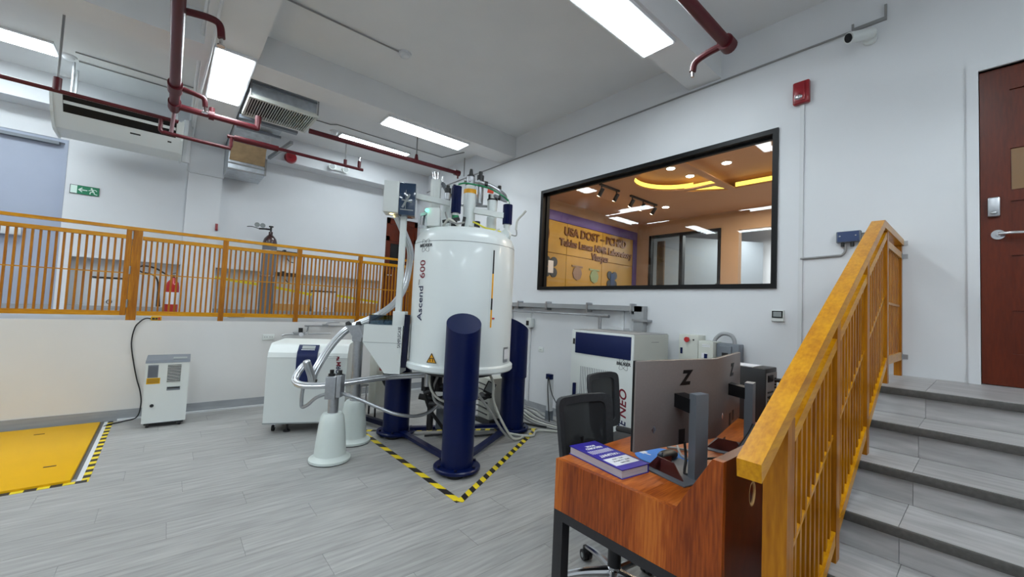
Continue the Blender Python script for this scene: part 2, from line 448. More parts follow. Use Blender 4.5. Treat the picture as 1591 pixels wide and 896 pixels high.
# window wall: openings for the window and the door
wx0, wx1, wz0, wz1 = -4.30, -1.228, 1.73, 3.20
dx0, dx1, dz1 = -0.035, 0.92, 3.215
ww = MB()
ww.box(XF-0.35, wx0, WY, WY+0.15, 0, ZC).box(wx0, wx1, WY, WY+0.15, 0, wz0).box(wx0, wx1, WY, WY+0.15, wz1, ZC)
ww.box(wx1, dx0, WY, WY+0.15, 0, ZC).box(dx0, dx1, WY, WY+0.15, dz1, ZC).box(dx1, 2.6, WY, WY+0.15, 0, ZC).box(dx0, dx1, WY, WY+0.15, 0, ZL)
struct('wall_right', ww, 'paint_white')
struct('baseboard_right', MB().box(XL, -0.48, WY-0.012, WY, 0, 0.10), 'baseboard_grey')
struct('wall_near', MB().box(XF-0.35, 2.6, -5.15, -5.0, 0, ZC), 'paint_white')
struct('wall_east', MB().box(2.6, 2.75, -5.15, WY+0.15, 0, ZC), 'paint_white')
struct('ceiling', MB().box(XF-0.35, 2.75, -5.15, WY+0.15, ZC, ZC+0.12), 'paint_ceiling')
# beams
for bx in ((-5.34, -4.95), (-2.08, -1.75), (1.2, 1.55)):
    struct('ceiling_beam', MB().box(bx[0], bx[1], -5.0, WY, ZB, ZC), 'paint_ceiling')
struct('ceiling_beam', MB().box(XF, 2.6, 0.115, 0.56, ZB-0.004, ZC), 'paint_ceiling')

# ================================================================== STAIRS
st = thing('staircase', 'grey stone tiled stairs rising to the landing in front of the brown door', 'stairs', (0.6, 2.4, 0))
r_, t_ = 0.155, 0.3125
SX0, SX1 = -0.48, 1.75
noses = [3.30 - t_*k for k in range(7)]
bd = MB()
for k, ny in enumerate(noses):
    z = ZL - r_*k
    y1 = WY if k == 0 else noses[k-1]+0.03
    bd.box(SX0+0.002, SX1, ny+0.03, y1, 0 if k == 6 else z-0.4 if z > 0.4 else 0, z-0.015)
link('step_body', bd, 'nosing', st, smooth=False)
for k, ny in enumerate(noses):
    z = ZL - r_*k
    link('nosing', MB().box(SX0, SX1, ny-0.012, ny+0.03, z-0.042, z-0.002, bev=0.006), 'nosing', st)
    yb = WY if k == 0 else noses[k-1]+0.018
    seam = -0.235 - 0.004*k
    segs = [(SX0, seam), (seam, seam+1.19), (seam+1.19, SX1)]
    if k % 2 == 0 and k > 0: segs = [(SX0, seam+0.01), (seam+0.01, seam+1.2), (seam+1.2, SX1)]
    for (a, b) in segs:
        if k == 0:
            link('tread_tile', MB().box(a+0.001, b-0.001, ny+0.0, ny+0.58, z-0.014, z), 'stone_tile', st)
            link('tread_tile', MB().box(a+0.001, b-0.001, ny+0.583, yb, z-0.014, z), 'stone_tile', st)
        else:
            link('tread_tile', MB().box(a+0.001, b-0.001, ny+0.0, yb-0.001, z-0.014, z), 'stone_tile', st)
        link('riser_tile', MB().box(a+0.001, b-0.001, ny+0.016, ny+0.031, z-r_+0.001, z-0.043), 'stone_tile', st)

# stair railing
HR = 'rail_wood'
rail = thing('stair_railing', 'golden varnished wooden stair railing with sloping handrail and slats', 'railing', (-0.435, 2.6, 0))
xa, xb = -0.465, -0.407
def hz(y): return 1.052 + 0.508*(y-1.266) if y < 3.309 else 2.09
tk = 0.045
link('handrail', MB().prism([(1.266, hz(1.266)), (3.309, 2.09), (3.309, 2.09-tk*1.15), (1.272, hz(1.266)-tk*1.15)], 'x', xa-0.004, xb+0.002), HR, rail, smooth=False)
link('handrail', MB().box(xa-0.004, xb+0.002, 3.309, WY, 2.09-tk, 2.09), HR, rail)
xm0, xm1 = -0.455, -0.413
def slope_bar(z0, th, ya, yb, xx0, xx1):
    return MB().prism([(ya, z0+0.508*ya), (yb, z0+0.508*yb), (yb, z0+0.508*yb+th), (ya, z0+0.508*ya+th)], 'x', xx0, xx1)
UP = 2.09 - 0.508*3.309            # handrail line
LOW = 1.205 - 0.508*3.47
link('upper_rail', slope_bar(UP-0.165, 0.045, 1.56, 3.44, xm0, xm1), HR, rail, smooth=False)
link('upper_rail', MB().box(xm0, xm1, 3.50, WY, 1.945, 1.99), HR, rail)
link('bottom_rail', slope_bar(LOW, 0.055, 1.56, 3.44, xm0, xm1), HR, rail, smooth=False)
link('bottom_rail', MB().box(xm0, xm1, 3.50, WY, 1.20, 1.255), HR, rail)
link('middle_rail', slope_bar(LOW+0.43, 0.016, 1.56, 3.44, xm0+0.012, xm1-0.01), HR, rail, smooth=False)
link('middle_rail', MB().box(xm0+0.012, xm1-0.01, 3.50, WY-0.05, 1.585, 1.6), HR, rail)
for (y, z0, ztop) in ((1.535, 0.0, hz(1.535)-0.05), (2.18, 0.465, hz(2.18)-0.05), (2.825, 0.775, hz(2.825)-0.05), (3.47, ZL, 2.045)):
    wd = 0.035
    link('post' if y > 1.6 else 'newel_post', MB().box(xa+0.004 if y > 1.6 else xa-0.01, xb-0.004 if y > 1.6 else xb, y-wd*(0.8 if y > 1.6 else 1), y+wd*(0.8 if y > 1.6 else 1), z0, ztop), 'rail_wood_v_shaded', rail)
link('post', MB().box(xm0, xm1, WY-0.05, WY-0.002, ZL, 2.045), 'rail_wood_v_shaded', rail)
ys = []
for (a, b, n) in ((1.57, 2.15, 10), (2.21, 2.80, 10), (2.855, 3.44, 10)):
    ys += [a + (b-a)*(i+0.5)/n for i in range(n)]
for y in ys:
    link('slat', MB().box(xm0+0.011, xm1-0.011, y-0.010, y+0.010, LOW+0.508*y+0.05, UP-0.165+0.508*y+0.01), 'rail_wood_v_shaded', rail)
for i in range(9):
    y = 3.50 + 0.6*(i+0.5)/9
    link('slat', MB().box(xm0+0.011, xm1-0.011, y-0.010, y+0.010, 1.25, 1.95), 'rail_wood_v_shaded', rail)
for z in (1.22, 1.96, 2.06):
    lab(link('wall_bracket', MB().box(xm1, xm1+0.004, WY-0.045, WY, z-0.015, z+0.02).box(xm1, xm1+0.03, WY-0.004, WY, z-0.015, z+0.02), 'brushed', rail), 'small metal wall bracket')

# mezzanine railing and gate
XR = -6.36
def rail_run(root, y0, y1, zb, slat_list, stile_l, stile_r, frame=True):
    a, b = XR-0.022, XR+0.022
    link('top_rail', MB().box(XR-0.03, XR+0.03, y0, y1, 2.142, 2.176), HR, root)
    link('upper_rail', MB().box(a, b, stile_l, stile_r, 2.035, 2.078), HR, root)
    link('bottom_rail', MB().box(a, b, stile_l, stile_r, 1.165, 1.215), HR, root)
    link('middle_rail', MB().box(a+0.012, b-0.008, stile_l, stile_r, 1.64, 1.652), HR, root)
    for y in slat_list:
        link('slat', MB().box(a+0.012, b-0.010, y-0.0095, y+0.0095, 1.21, 2.04), 'rail_wood_v_shaded', root)
gate = thing('gate', 'golden wooden slatted gate at the left end of the mezzanine railing', 'gate', (XR, -0.9, ZM))
gs = [-0.425 - 0.0555*i for i in range(34)]
rail_run(gate, -2.4, -0.345, 0, gs, -2.35, -0.395)
link('stile', MB().box(XR-0.025, XR+0.025, -0.395, -0.345, 1.165, 2.142), 'rail_wood_v_shaded', gate)
link('stile', MB().box(XR-0.025, XR+0.025, -2.40, -2.35, 1.165, 2.142), 'rail_wood_v_shaded', gate)
for z in (2.08, 1.68, 1.30):
    lab(link('hinge', MB().cyl((XR+0.031, -0.34, z-0.045), (XR+0.031, -0.34, z+0.045), 0.006, n=8).box(XR+0.025, XR+0.028, -0.349, -0.331, z-0.045, z+0.045), 'brushed', gate), 'steel hinge')
mr = thing('mezzanine_railing', 'golden wooden slatted railing along the top of the low wall', 'railing', (XR, 1.9, ZM))
posts = [-0.30, 0.535, 1.40, 2.265, 3.13, 3.99]
for k in range(5):
    a, b = posts[k], posts[k+1]
    a_ = a+0.028 if k else a+0.045
    n = 15
    rail_run(mr, a if k else -0.345, b, 0, [a_ + (b-0.028-a_)*(i+0.6)/(n+0.2) for i in range(n)], a_, b-0.028)
for k, y in enumerate(posts):
    hw = 0.028 if k else 0.042
    link('post', MB().box(XR-0.028, XR+0.028, y-hw, y+hw, ZM, 2.142), 'rail_wood_v_shaded', mr)

# ================================================================== WINDOW AND LOBBY BEHIND IT
fwid = 0.045
wf = struct('window_1', MB().box(wx0, wx0+fwid, WY-0.02, WY+0.13, wz0, wz1).box(wx1-fwid, wx1, WY-0.02, WY+0.13, wz0, wz1)
       .box(wx0+fwid, wx1-fwid, WY-0.02, WY+0.13, wz0, wz0+fwid).box(wx0+fwid, wx1-fwid, WY-0.02, WY+0.13, wz1-fwid, wz1)
       .box(wx0+fwid, wx0+fwid+0.02, WY+0.05, WY+0.09, wz0+fwid, wz1-fwid).box(wx1-fwid-0.02, wx1-fwid, WY+0.05, WY+0.09, wz0+fwid, wz1-fwid)
       .box(wx0+fwid, wx1-fwid, WY+0.05, WY+0.09, wz1-fwid-0.025, wz1-fwid), 'black_frame', smooth=False)
link('window_pane', MB().box(wx0+fwid, wx1-fwid, WY+0.068, WY+0.072, wz0+fwid, wz1-fwid), 'window_glass', wf)
LX, LY, LZ = -5.55, 8.65, 3.62
struct('wall_lobby_left', MB().box(LX-0.15, LX, WY+0.15, LY+0.15, ZL-0.05, LZ), 'peach_wall')
gx = (-5.22, -3.58); gz = 3.30; ox = (-3.24, -1.0); oz = 3.22
bw = MB().box(LX, gx[0], LY, LY+0.15, ZL, LZ).box(gx[0], gx[1], LY, LY+0.15, gz, LZ).box(gx[1], ox[0], LY, LY+0.15, ZL, LZ)
bw.box(ox[0], ox[1], LY, LY+0.15, oz, LZ).box(ox[1], 2.6, LY, LY+0.15, ZL, LZ).box(gx[0], gx[1], LY, LY+0.15, ZL, 1.5)
struct('wall_lobby_back', bw, 'peach_wall')
struct('wall_lobby_right', MB().box(2.6, 2.75, WY+0.15, LY+0.15, ZL, LZ), 'peach_wall')
struct('wall_lobby_inner', MB().box(wx1+0.02, 2.6, WY+0.15, WY+0.17, ZL, LZ).box(LX, wx0-0.02, WY+0.15, WY+0.17, ZL, LZ), 'peach_wall')
struct('floor_lobby', MB().box(LX, 2.6, WY+0.15, LY+4, ZL-0.1, ZL), 'stone_tile')
# ceiling with raised oval and wedge coves
cz = LZ
def ring_poly(pts): return pts
oval = [(-2.90, 5.44)] + [(-3.25 - 0.62*math.sin(math.pi*k/16), 6.07 - 0.63*math.cos(math.pi*k/16)) for k in range(17)] + [(-2.86, 6.70)]
wedge1 = [(-3.45, 6.80), (-2.93, 6.80), (-2.84, 7.13), (-2.92, 7.13)]
wedge2 = [(-2.78, 5.44), (-0.5, 5.44), (-0.5, 7.2), (-2.74, 7.14)]
cm = MB()
cm.box(LX, 2.6, WY+0.15, LY+0.15, cz, cz+0.02)
co = struct('ceiling_lobby', cm, 'peach_ceiling')
def cutout(o, polys):
    for P in polys:
        cut = MB().prism(P, 'z', -0.3, 0.4); me = bpy.data.meshes.new('c'); bmesh.ops.recalc_face_normals(cut.b, faces=cut.b.faces[:]); cut.b.to_mesh(me)
        oo = bpy.data.objects.new('c', me); C.objects.link(oo)
        oo.location = (0, 0, o.location.z)
        md = o.modifiers.new('b', 'BOOLEAN'); md.operation = 'DIFFERENCE'; md.object = oo; md.solver = 'EXACT'
        bpy.context.view_layer.update()
        dg = bpy.context.evaluated_depsgraph_get(); nm = bpy.data.meshes.new_from_object(o.evaluated_get(dg))
        o.modifiers.clear(); o.data = nm; bpy.data.objects.remove(oo)
cutout(co, [oval, wedge1, wedge2])
def shrink(P, s):
    cx = sum(p[0] for p in P)/len(P); cy = sum(p[1] for p in P)/len(P)
    return [(cx+(p[0]-cx)*s, cy+(p[1]-cy)*s) for p in P]
struct('ceiling_lobby_raised', MB().box(LX, 2.6, WY+0.15, LY+0.15, cz+0.17, cz+0.2), 'peach_ceiling')
for P, nm, lb in ((oval, 'oval', 'amber glow band standing in for the lit wall of the oval ceiling recess behind the window'), (wedge1, 'w', 'amber glow band standing in for the lit wall of the small wedge ceiling recess'), (wedge2, 'w2', 'amber glow band standing in for the lit wall of the long wedge ceiling recess')):
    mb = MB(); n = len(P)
    edges = {'oval': range(0, 17), 'w': (0, 3), 'w2': (0, 2)}[nm]  # emissive bands stand in for the lit recess walls, on the bright edges only
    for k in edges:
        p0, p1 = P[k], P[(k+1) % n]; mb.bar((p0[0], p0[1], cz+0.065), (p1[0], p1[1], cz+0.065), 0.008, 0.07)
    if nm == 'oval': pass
    tag(link('cove_glow_band', mb, 'cove_wall_glow'), lb, 'light')
for i, (x, y) in enumerate(((-3.27, 5.98), (-3.22, 6.52), (-2.55, 6.30), (-4.2, 7.52))):
    zz = cz if i == 3 else cz+0.17
    t = thing('downlight', ['round ceiling downlight nearest the window top inside the oval recess', 'round ceiling downlight at the near end of the oval recess, lower one', 'round ceiling downlight right of the oval recess', 'round ceiling downlight beyond the spotlight tracks'][i], 'light', (x, y, zz-0.02))
    link('rim', MB().lathe([(0.07, zz-0.010), (0.078, zz-0.008), (0.08, zz), (0.06, zz)], (x, y, 0), n=24), 'paint_white', t)
    link('lamp', MB().lathe([(0.0, zz-0.014), (0.061, zz-0.014), (0.061, zz-0.0102), (0.0, zz-0.0102)], (x, y, 0), n=24), 'lobby_lamp', t)
for i, (y0, y1, hs) in enumerate(((5.45, 6.0, (5.5, 5.93)), (6.36, 7.26, (6.42, 6.78, 7.18)))):
    x = -4.25
    t = thing('spotlight_track', ['short black ceiling track with two spotlights', 'longer black ceiling track with three spotlights'][i], 'light', (x, y0, cz-0.04))
    link('track', MB().box(x-0.02, x+0.02, y0, y1, cz-0.03, cz), 'black_metal', t)
    for y in hs:
        h = link('spotlight', MB().cyl((x, y, cz-0.03), (x, y, cz-0.10), 0.012, n=8).cyl((x+0.03, y, cz-0.08), (x-0.05, y, cz-0.2), 0.035, n=14), 'black_metal', t)
        link('bulb', MB().cyl((x-0.0495, y, cz-0.199), (x-0.052, y, cz-0.204), 0.028, n=14), 'spot_lamp', h)
# real spot light from the tracks onto the sign
for y in (5.7, 6.5, 7.1):
    ld = bpy.data.lights.new('track_beam', 'SPOT'); ld.energy = 16; ld.color = (1, 0.84, 0.6); ld.spot_size = 1.3; ld.spot_blend = 0.8; ld.shadow_soft_size = 0.05
    lo = bpy.data.objects.new('track_beam', ld); C.objects.link(lo); lo.location = (-4.36, y, cz-0.22)
    lo.rotation_euler = (Vector((LX, y+0.1, 2.7))-Vector(lo.location)).to_track_quat('-Z', 'Y').to_euler()
for (x, y) in ((-2.5, 5.3), (-2.6, 7.6), (-0.3, 6.3)):
    ld = bpy.data.lights.new('lobby_glow', 'AREA'); ld.energy = 16; ld.color = (1, 0.84, 0.66); ld.size = 0.5
    lo = bpy.data.objects.new('lobby_glow', ld); C.objects.link(lo); lo.location = (x, y, cz-0.06)
# sign on the left lobby wall
sg = thing('lobby_sign', 'gold panelled sign wall with purple surround seen through the window', 'sign', (LX, 7.0, ZL))
sx = LX+0.001
link('surround', MB().box(sx, sx+0.05, 5.2, 8.58, 3.20, 3.40, bev=0.012).box(sx, sx+0.05, 8.42, 8.58, 1.3, 3.22, bev=0.012), 'purple_trim', sg)
cols = [(5.2, 6.08), (6.09, 7.24), (7.25, 8.42)]
for (a, b) in cols:
    for (c, d) in ((1.3, 2.555), (2.565, 3.20)):
        link('gold_panel', MB().box(sx, sx+0.03, a, b, c, d, bev=0.004, seg=1), 'gold_panel', sg)
L1 = MB()
for (txt, size, y, z) in (('USA DOST – PCHRD', 0.235, 7.05, 3.03), ('Tuklas Lunas NMR Laboratory', 0.20, 7.10, 2.80), ('Visayas', 0.20, 7.15, 2.615)):
    add_text(L1, txt, size, (sx+0.045, y, z), (0, 1, 0), (0, 0, 1), ext=0.012, bold=0.006)
lab(link('lettering', L1, 'letter_brown', sg, smooth=False), 'raised dark metal letters')
def emblem(y, z, s, kind, m):
    mb = MB()
    if kind == 'ring':
        mb.tube([(sx+0.04, y+s*math.cos(t*math.pi/12), z+s*1.1*math.sin(t*math.pi/12)) for t in range(24)], 0.02, n=6, sub=1, closed=True)
        mb.cyl((sx+0.03, y, z), (sx+0.04, y, z), s*0.6, n=20)
    elif kind == 'four':
        for (a, b) in ((1, 1), (-1, 1), (1, -1), (-1, -1)):
            mb.cyl((sx+0.03, y+a*s*0.5, z+b*s*0.55), (sx+0.05, y+a*s*0.5, z+b*s*0.55), s*0.5, n=20)
    else:
        mb.cyl((sx+0.03, y, z), (sx+0.05, y, z), s*0.85, n=8)
        mb.box(sx+0.03, sx+0.045, y-s, y+s, z+s*0.75, z+s*0.95)
    return link('emblem', mb, m, sg)
emblem(5.30, 2.92, 0.24, 'ring', 'letter_brown')
e1 = emblem(5.62, 2.28, 0.19, 'four', 'emblem_dark'); link('emblem_centre', MB().box(sx+0.05, sx+0.058, 5.55, 5.69, 2.16, 2.40), 'paper', e1)
emblem(6.42, 2.22, 0.17, 'x', 'emblem_red'); emblem(6.98, 2.20, 0.17, 'x', 'emblem_green')
e2 = emblem(7.62, 2.18, 0.18, 'four', 'emblem_dark'); link('emblem_centre', MB().box(sx+0.05, sx+0.058, 7.55, 7.70, 2.05, 2.32), 'junction_blue', e2)
# glazed screen in the back wall of the lobby and what shows through it
gw = struct('window_2', MB().box(gx[0], gx[0]+0.06, LY-0.02, LY+0.1, 1.5, gz).box(gx[1]-0.06, gx[1], LY-0.02, LY+0.1, 1.5, gz)
            .box(gx[0], gx[1], LY-0.02, LY+0.1, gz-0.06, gz).box(-4.47, -4.39, LY-0.02, LY+0.1, 1.5, gz-0.06).box(gx[0], gx[1], LY-0.02, LY+0.1, 1.5, 1.56), 'black_frame', smooth=False)
link('window_pane', MB().box(gx[0]+0.06, -4.47, LY+0.04, LY+0.045, 1.56, gz-0.06), 'window_glass', gw)
link('window_pane', MB().box(-4.39, gx[1]-0.06, LY+0.04, LY+0.045, 1.56, gz-0.06), 'window_glass', gw)
struct('wall_annex', MB().box(-7.0, 0.5, 12.0, 12.1, ZL, 4.0).box(0.5, 0.6, LY+0.15, 12.0, ZL, 4.0).box(-7.1, -7.0, LY+0.15, 12.0, ZL, 4.0).box(-7.0, 0.5, LY+0.15, LY+0.2, LZ, 4.0), 'paint_white')
struct('ceiling_annex', MB().box(-7.0, 0.5, LY+0.15, 12.0, 4.0, 4.1), 'paint_ceiling')
tag(link('partition_screen', MB().quadprism([(-5.45, 9.1, ZL), (-3.75, 11.6, ZL), (-3.75, 11.6, 3.42), (-5.45, 9.1, 3.42)], (-1, 0.7, 0), 0.05), 'partition_grey'), 'grey office partition beyond the glazed screen', 'partition')
tag(link('curtain', MB().prism([(-5.16+0.012*i, LY+0.25+0.02*(i % 2)) for i in range(16)]+[(-4.98, LY+0.3), (-5.16, LY+0.3)], 'z', ZL, 3.2), 'curtain_brown'), 'brown curtain at the left edge of the glazed screen', 'curtain')
tag(link('wall_ac_unit', MB().box(-2.55, -1.9, 11.75, 12.0, 2.6, 2.95, bev=0.03).box(-2.7, -1.9, 11.70, 11.78, 2.42, 2.47), 'machine_white'), 'white air conditioner on the annex wall beyond the lobby', 'air conditioner')
tag(link('office_chair', MB().lathe([(0.001, 2.0), (0.22, 2.0), (0.2, 2.12), (0.1, 2.2), (0.001, 2.21)], (-3.78, 9.2, 0)).cyl((-3.78, 9.2, ZL), (-3.78, 9.2, 2.0), 0.03), 'black_plastic'), 'dark rounded chair top beyond the glazed screen', 'chair')
ld = bpy.data.lights.new('annex_light', 'AREA'); ld.energy = 52; ld.color = (0.93, 0.98, 1); ld.size = 1.5
lo = bpy.data.objects.new('annex_light', ld); C.objects.link(lo); lo.location = (-3.2, 10.4, 3.55)

# ================================================================== DOORS
d1 = thing('door_1', 'brown panelled wooden door beside the stairs landing', 'door', (0.44, WY+0.03, ZL)); d1['kind'] = 'structure'
dy = WY+0.02
leaf = MB().box(dx0+0.004, dx1-0.004, dy+0.012, dy+0.05, ZL+0.005, dz1-0.005)
rows = [(ZL+0.005, 1.30), (1.58, 1.66), (1.94, 2.02), (2.30, 2.37), (2.65, 2.73), (3.05, dz1-0.005)]
for (a, b) in rows: leaf.box(dx0+0.004, dx1-0.004, dy, dy+0.013, a, b)
for (a, b) in ((dx0+0.004, 0.10), (0.40, 0.47), (0.78, dx1-0.004)): leaf.box(a, b, dy-0.0005, dy+0.013, ZL+0.005, dz1-0.005)
link('door_leaf', leaf, 'door_wood', d1, smooth=False)
for (x0, x1) in ((0.10, 0.40), (0.47, 0.78)):
    lab(link('glass_panel', MB().box(x0+0.004, x1-0.004, dy+0.004, dy+0.012, 2.375, 2.645), 'door_glass', d1), 'tan glazed panel')
lab(link('electronic_lock', MB().box(0.0, 0.055, dy-0.035, dy, 2.2, 2.33, bev=0.008).sphere((0.027, dy-0.036, 2.225), 0.015, 1, .4, .8), 'brushed', d1), 'grey electronic lock')
lab(link('door_handle', MB().cyl((0.045, dy, 2.08), (0.045, dy-0.012, 2.08), 0.032, n=24).cyl((0.045, dy-0.01, 2.08), (0.045, dy-0.05, 2.08), 0.012).tube([(0.045, dy-0.05, 2.08), (0.10, dy-0.055, 2.082), (0.17, dy-0.05, 2.078)], 0.010, n=10), 'chrome', d1), 'chrome lever handle')
struct('trim_4', MB().box(dx0-0.055, dx0, WY-0.02, WY+0.03, ZL, dz1+0.055).box(dx0, dx1+0.055, WY-0.02, WY+0.03, dz1, dz1+0.055).box(dx1, dx1+0.055, WY-0.02, WY+0.03, ZL, dz1), 'paint_white')
# far doorway at the mezzanine, brown
d2 = thing('door_2', 'brown panelled door on the far wall beside the magnet', 'door', (XF-0.05, 3.8, ZM)); d2['kind'] = 'structure'
lf = MB().box(XF-0.09, XF-0.05, 3.42, WY, ZM, 3.24)
for (a, b) in ((3.42, 3.52), (3.80, 3.86), (4.08, WY)): lf.box(XF-0.05, XF-0.035, a, b, ZM, 3.24)
for (a, b) in ((ZM, 1.35), (2.0, 2.1), (2.75, 2.85), (3.12, 3.24)): lf.box(XF-0.05, XF-0.035, 3.42, WY, a, b)
link('door_leaf', lf, 'door_wood', d2, smooth=False)
link('door_handle', MB().tube([(XF-0.035, 3.48, 2.02), (XF+0.02, 3.48, 2.02), (XF+0.025, 3.58, 2.02)], 0.012, sub=1), 'chrome', d2)
link('glass_panel', MB().box(XF-0.048, XF-0.045, 3.55, 3.78, 2.15, 2.7), 'clear_dark', d2)
# wide grey-blue sliding door left
d3 = thing('door_3', 'wide grey blue sliding door at the left end of the far wall', 'door', (XF, -3, ZM)); d3['kind'] = 'structure'
link('door_leaf', MB().box(XF-0.1, XF-0.05, -5.0, -1.17, ZM, DZ-0.06), 'grey_blue_panel', d3)
lab(link('head_rail', MB().box(XF-0.05, XF+0.02, -5.0, -1.25, DZ-0.085, DZ-0.045), 'grey_plastic', d3), 'dark grey head rail')
link('jamb', MB().box(XF-0.05, XF+0.005, -1.2, -1.165, ZM, DZ), 'grey_blue_panel', d3)
link('head_panel', MB().box(XF-0.05, XF-0.01, -5.0, -1.17, DZ-0.045, DZ), 'grey_blue_panel', d3)
tag(link('wall_switch_box', MB().box(XF+0.0, XF+0.04, -1.95, -1.5, 2.10, 2.2, bev=0.01), 'conduit_white'), 'white trunking box on the grey blue door behind the gate', 'box')

# ================================================================== CEILING LAMPS
def panel(x0, x1, y0, y1, z, label, group=None):
    t = thing('ceiling_light', label, 'light', ((x0+x1)/2, (y0+y1)/2, z-0.03), group=group)
    link('housing', MB().box(x0-0.02, x1+0.02, y0-0.02, y1+0.02, z-0.028, z), 'paint_white', t)
    link('diffuser', MB().box(x0, x1, y0, y1, z-0.034, z-0.0285), 'panel_light', t)
    return t
panel(-2.075, -1.795, 2.03, 3.25, ZB, 'large bright ceiling panel at the top centre, under the beam nearest the camera')
panel(-5.31, -5.03, 2.055, 3.275, ZB, 'bright ceiling panel under the beam above the magnet')
panel(-7.15, -6.90, 2.03, 3.22, ZC, 'bright ceiling panel beyond the red pipe, left of the one above the magnet')
panel(-7.15, -6.84, -2.3, -1.18, ZC, 'bright ceiling panel at the far left edge')
panel(-6.15, -4.87, 0.215, 0.525, ZB-0.004, 'bright ceiling panel on the underside of the main beam beside the riser pipe')
for (x0, x1, y0, y1, z) in ((-6.95, -5.7, -2.75, -2.47, ZC), (-4.1, -2.85, -2.75, -2.47, ZC), (-5.31, -5.03, -3.4, -2.1, ZB), (-4.5, -3.2, -3.7, -3.42, ZB),
                            (-1.4, -0.15, -1.3, -1.02, ZC), (1.24, 1.52, 1.5, 2.7, ZB), (1.24, 1.52, -1.8, -0.6, ZB), (-0.3, -0.02, 0.2, 1.4, ZC), (-1.4, -0.15, -3.4, -3.12, ZC), (2.05, 2.33, 0.2, 1.4, ZC), (2.05, 2.33, -1.8, -0.6, ZC)):  # this row: unseen fill panels added to brighten the right and near side
    panel(x0, x1, y0, y1, z, 'bright ceiling panel out of view, some mirrored in the window, the rest added as fill', 'ceiling panels behind the camera')

# ================================================================== RED PIPES
RP = 'red_pipe'
p = thing('sprinkler_pipe', 'thick dark red pipe running overhead along the main beam at upper left', 'pipe', (-4.8, -0.075, 3.5))
link('pipe', MB().cyl((-3.0, -0.075, 3.52), (-5.98, -0.075, 3.52), 0.045, n=16), RP, p)
link('coupling', MB().cyl((-5.22, -0.075, 3.52), (-5.40, -0.075, 3.52), 0.062, n=18), RP, p)
link('coupling', MB().cyl((-5.72, -0.075, 3.52), (-5.90, -0.075, 3.52), 0.058, n=18), RP, p)
link('branch', MB().tube([(-5.3, -0.03, 3.52), (-5.3, 0.10, 3.50), (-5.3, 0.16, 3.48), (-5.3, 0.175, 3.40)], 0.024), RP, p)
link('sprinkler_head', MB().cyl((-5.3, 0.175, 3.40), (-5.3, 0.175, 3.34), 0.012, n=8).cyl((-5.3, 0.175, 3.345), (-5.3, 0.175, 3.335), 0.028, n=10), 'chrome', p)
link('branch', MB().tube([(-3.82, -0.03, 3.52), (-3.82, 0.10, 3.54), (-3.82, 0.17, 3.52), (-3.82, 0.19, 3.42)], 0.026), RP, p)
link('sprinkler_head', MB().cyl((-3.82, 0.19, 3.42), (-3.82, 0.19, 3.36), 0.012, n=8).cyl((-3.82, 0.19, 3.365), (-3.82, 0.19, 3.355), 0.028, n=10), 'chrome', p)
link('branch', MB().tube([(-5.82, -0.04, 3.51), (-5.82, 0.55, 3.51), (-5.82, 0.68, 3.51), (-5.82, 0.71, 3.52), (-5.82, 0.715, 3.66)], 0.035), RP, p)
link('fitting', MB().cyl((-5.82, 0.23, 3.51), (-5.82, 0.28, 3.51), 0.05).cyl((-5.82, 0.255, 3.51), (-5.82, 0.255, 3.60), 0.03), RP, p)
lab(link('drop_pipe', MB().cyl((-5.975, -0.075, 3.50), (-5.995, -0.085, 3.255), 0.020, n=12), 'drop_red_grey', p), 'dull grey red drop pipe')
p = thing('sprinkler_pipe', 'thin dark red pipe stepping down and up in front of the air conditioner', 'pipe', (-6.0, 0, 3.2))
pts = [(-6.0, -3.2, 3.40), (-6.0, -0.24, 3.40), (-6.0, -0.19, 3.39), (-6.0, -0.18, 3.35), (-6.0, -0.18, 3.28), (-6.0, -0.165, 3.245), (-6.0, -0.1, 3.24), (-6.0, 0.42, 3.235),
       (-6.0, 0.465, 3.245), (-6.0, 0.475, 3.29), (-6.0, 0.475, 3.35), (-6.0, 0.49, 3.375), (-6.0, 0.55, 3.38), (-6.0, 1.98, 3.385), (-6.0, 2.02, 3.39), (-6.0, 2.03, 3.42)]
link('pipe', MB().tube(pts, 0.021, n=10, sub=2), RP, p)
link('pipe', MB().cyl((-6.0, 0.5, 3.378), (-6.0, 0.98, 3.38), 0.036, n=12), RP, p)
link('riser', MB().cyl((-6.0, 2.03, 3.42), (-6.0, 2.03, 3.50), 0.024), RP, p)
link('sprinkler_head', MB().cyl((-6.0, 2.03, 3.5), (-6.0, 2.03, 3.545), 0.014).cyl((-6.0, 2.03, 3.54), (-6.0, 2.03, 3.55), 0.026), 'chrome', p)
link('riser', MB().cyl((-6.0, 1.83, 3.39), (-6.0, 1.83, 3.47), 0.024), RP, p)
lab(link('hanger', MB().cyl((-6.0, 1.83, 3.47), (-6.0, 1.83, 3.70), 0.009), 'conduit_grey', p), 'grey hanger rod')
link('riser', MB().cyl((-6.0, -0.97, 3.40), (-6.0, -0.97, 3.53), 0.032), RP, p)
lab(link('hanger', MB().cyl((-6.0, -0.97, 3.53), (-6.0, -0.97, ZC), 0.010), 'conduit_grey', p), 'grey hanger rod')
p = thing('sprinkler_pipe', 'long dark red pipe crossing below the two lamps towards the magnet top', 'pipe', (-6.0, 2.5, 3.7))
link('pipe', MB().cyl((-6.0, 1.33, 3.735), (-6.0, 3.72, 3.755), 0.033, n=14), RP, p)
link('fitting', MB().cyl((-6.0, 3.66, 3.755), (-6.0, 3.76, 3.755), 0.05).cyl((-6.0, 3.73, 3.755), (-6.0, 3.73, 3.66), 0.014), RP, p)
link('riser', MB().cyl((-6.0, 2.93, 3.75), (-6.0, 2.93, 3.86), 0.04, 0.02), RP, p)
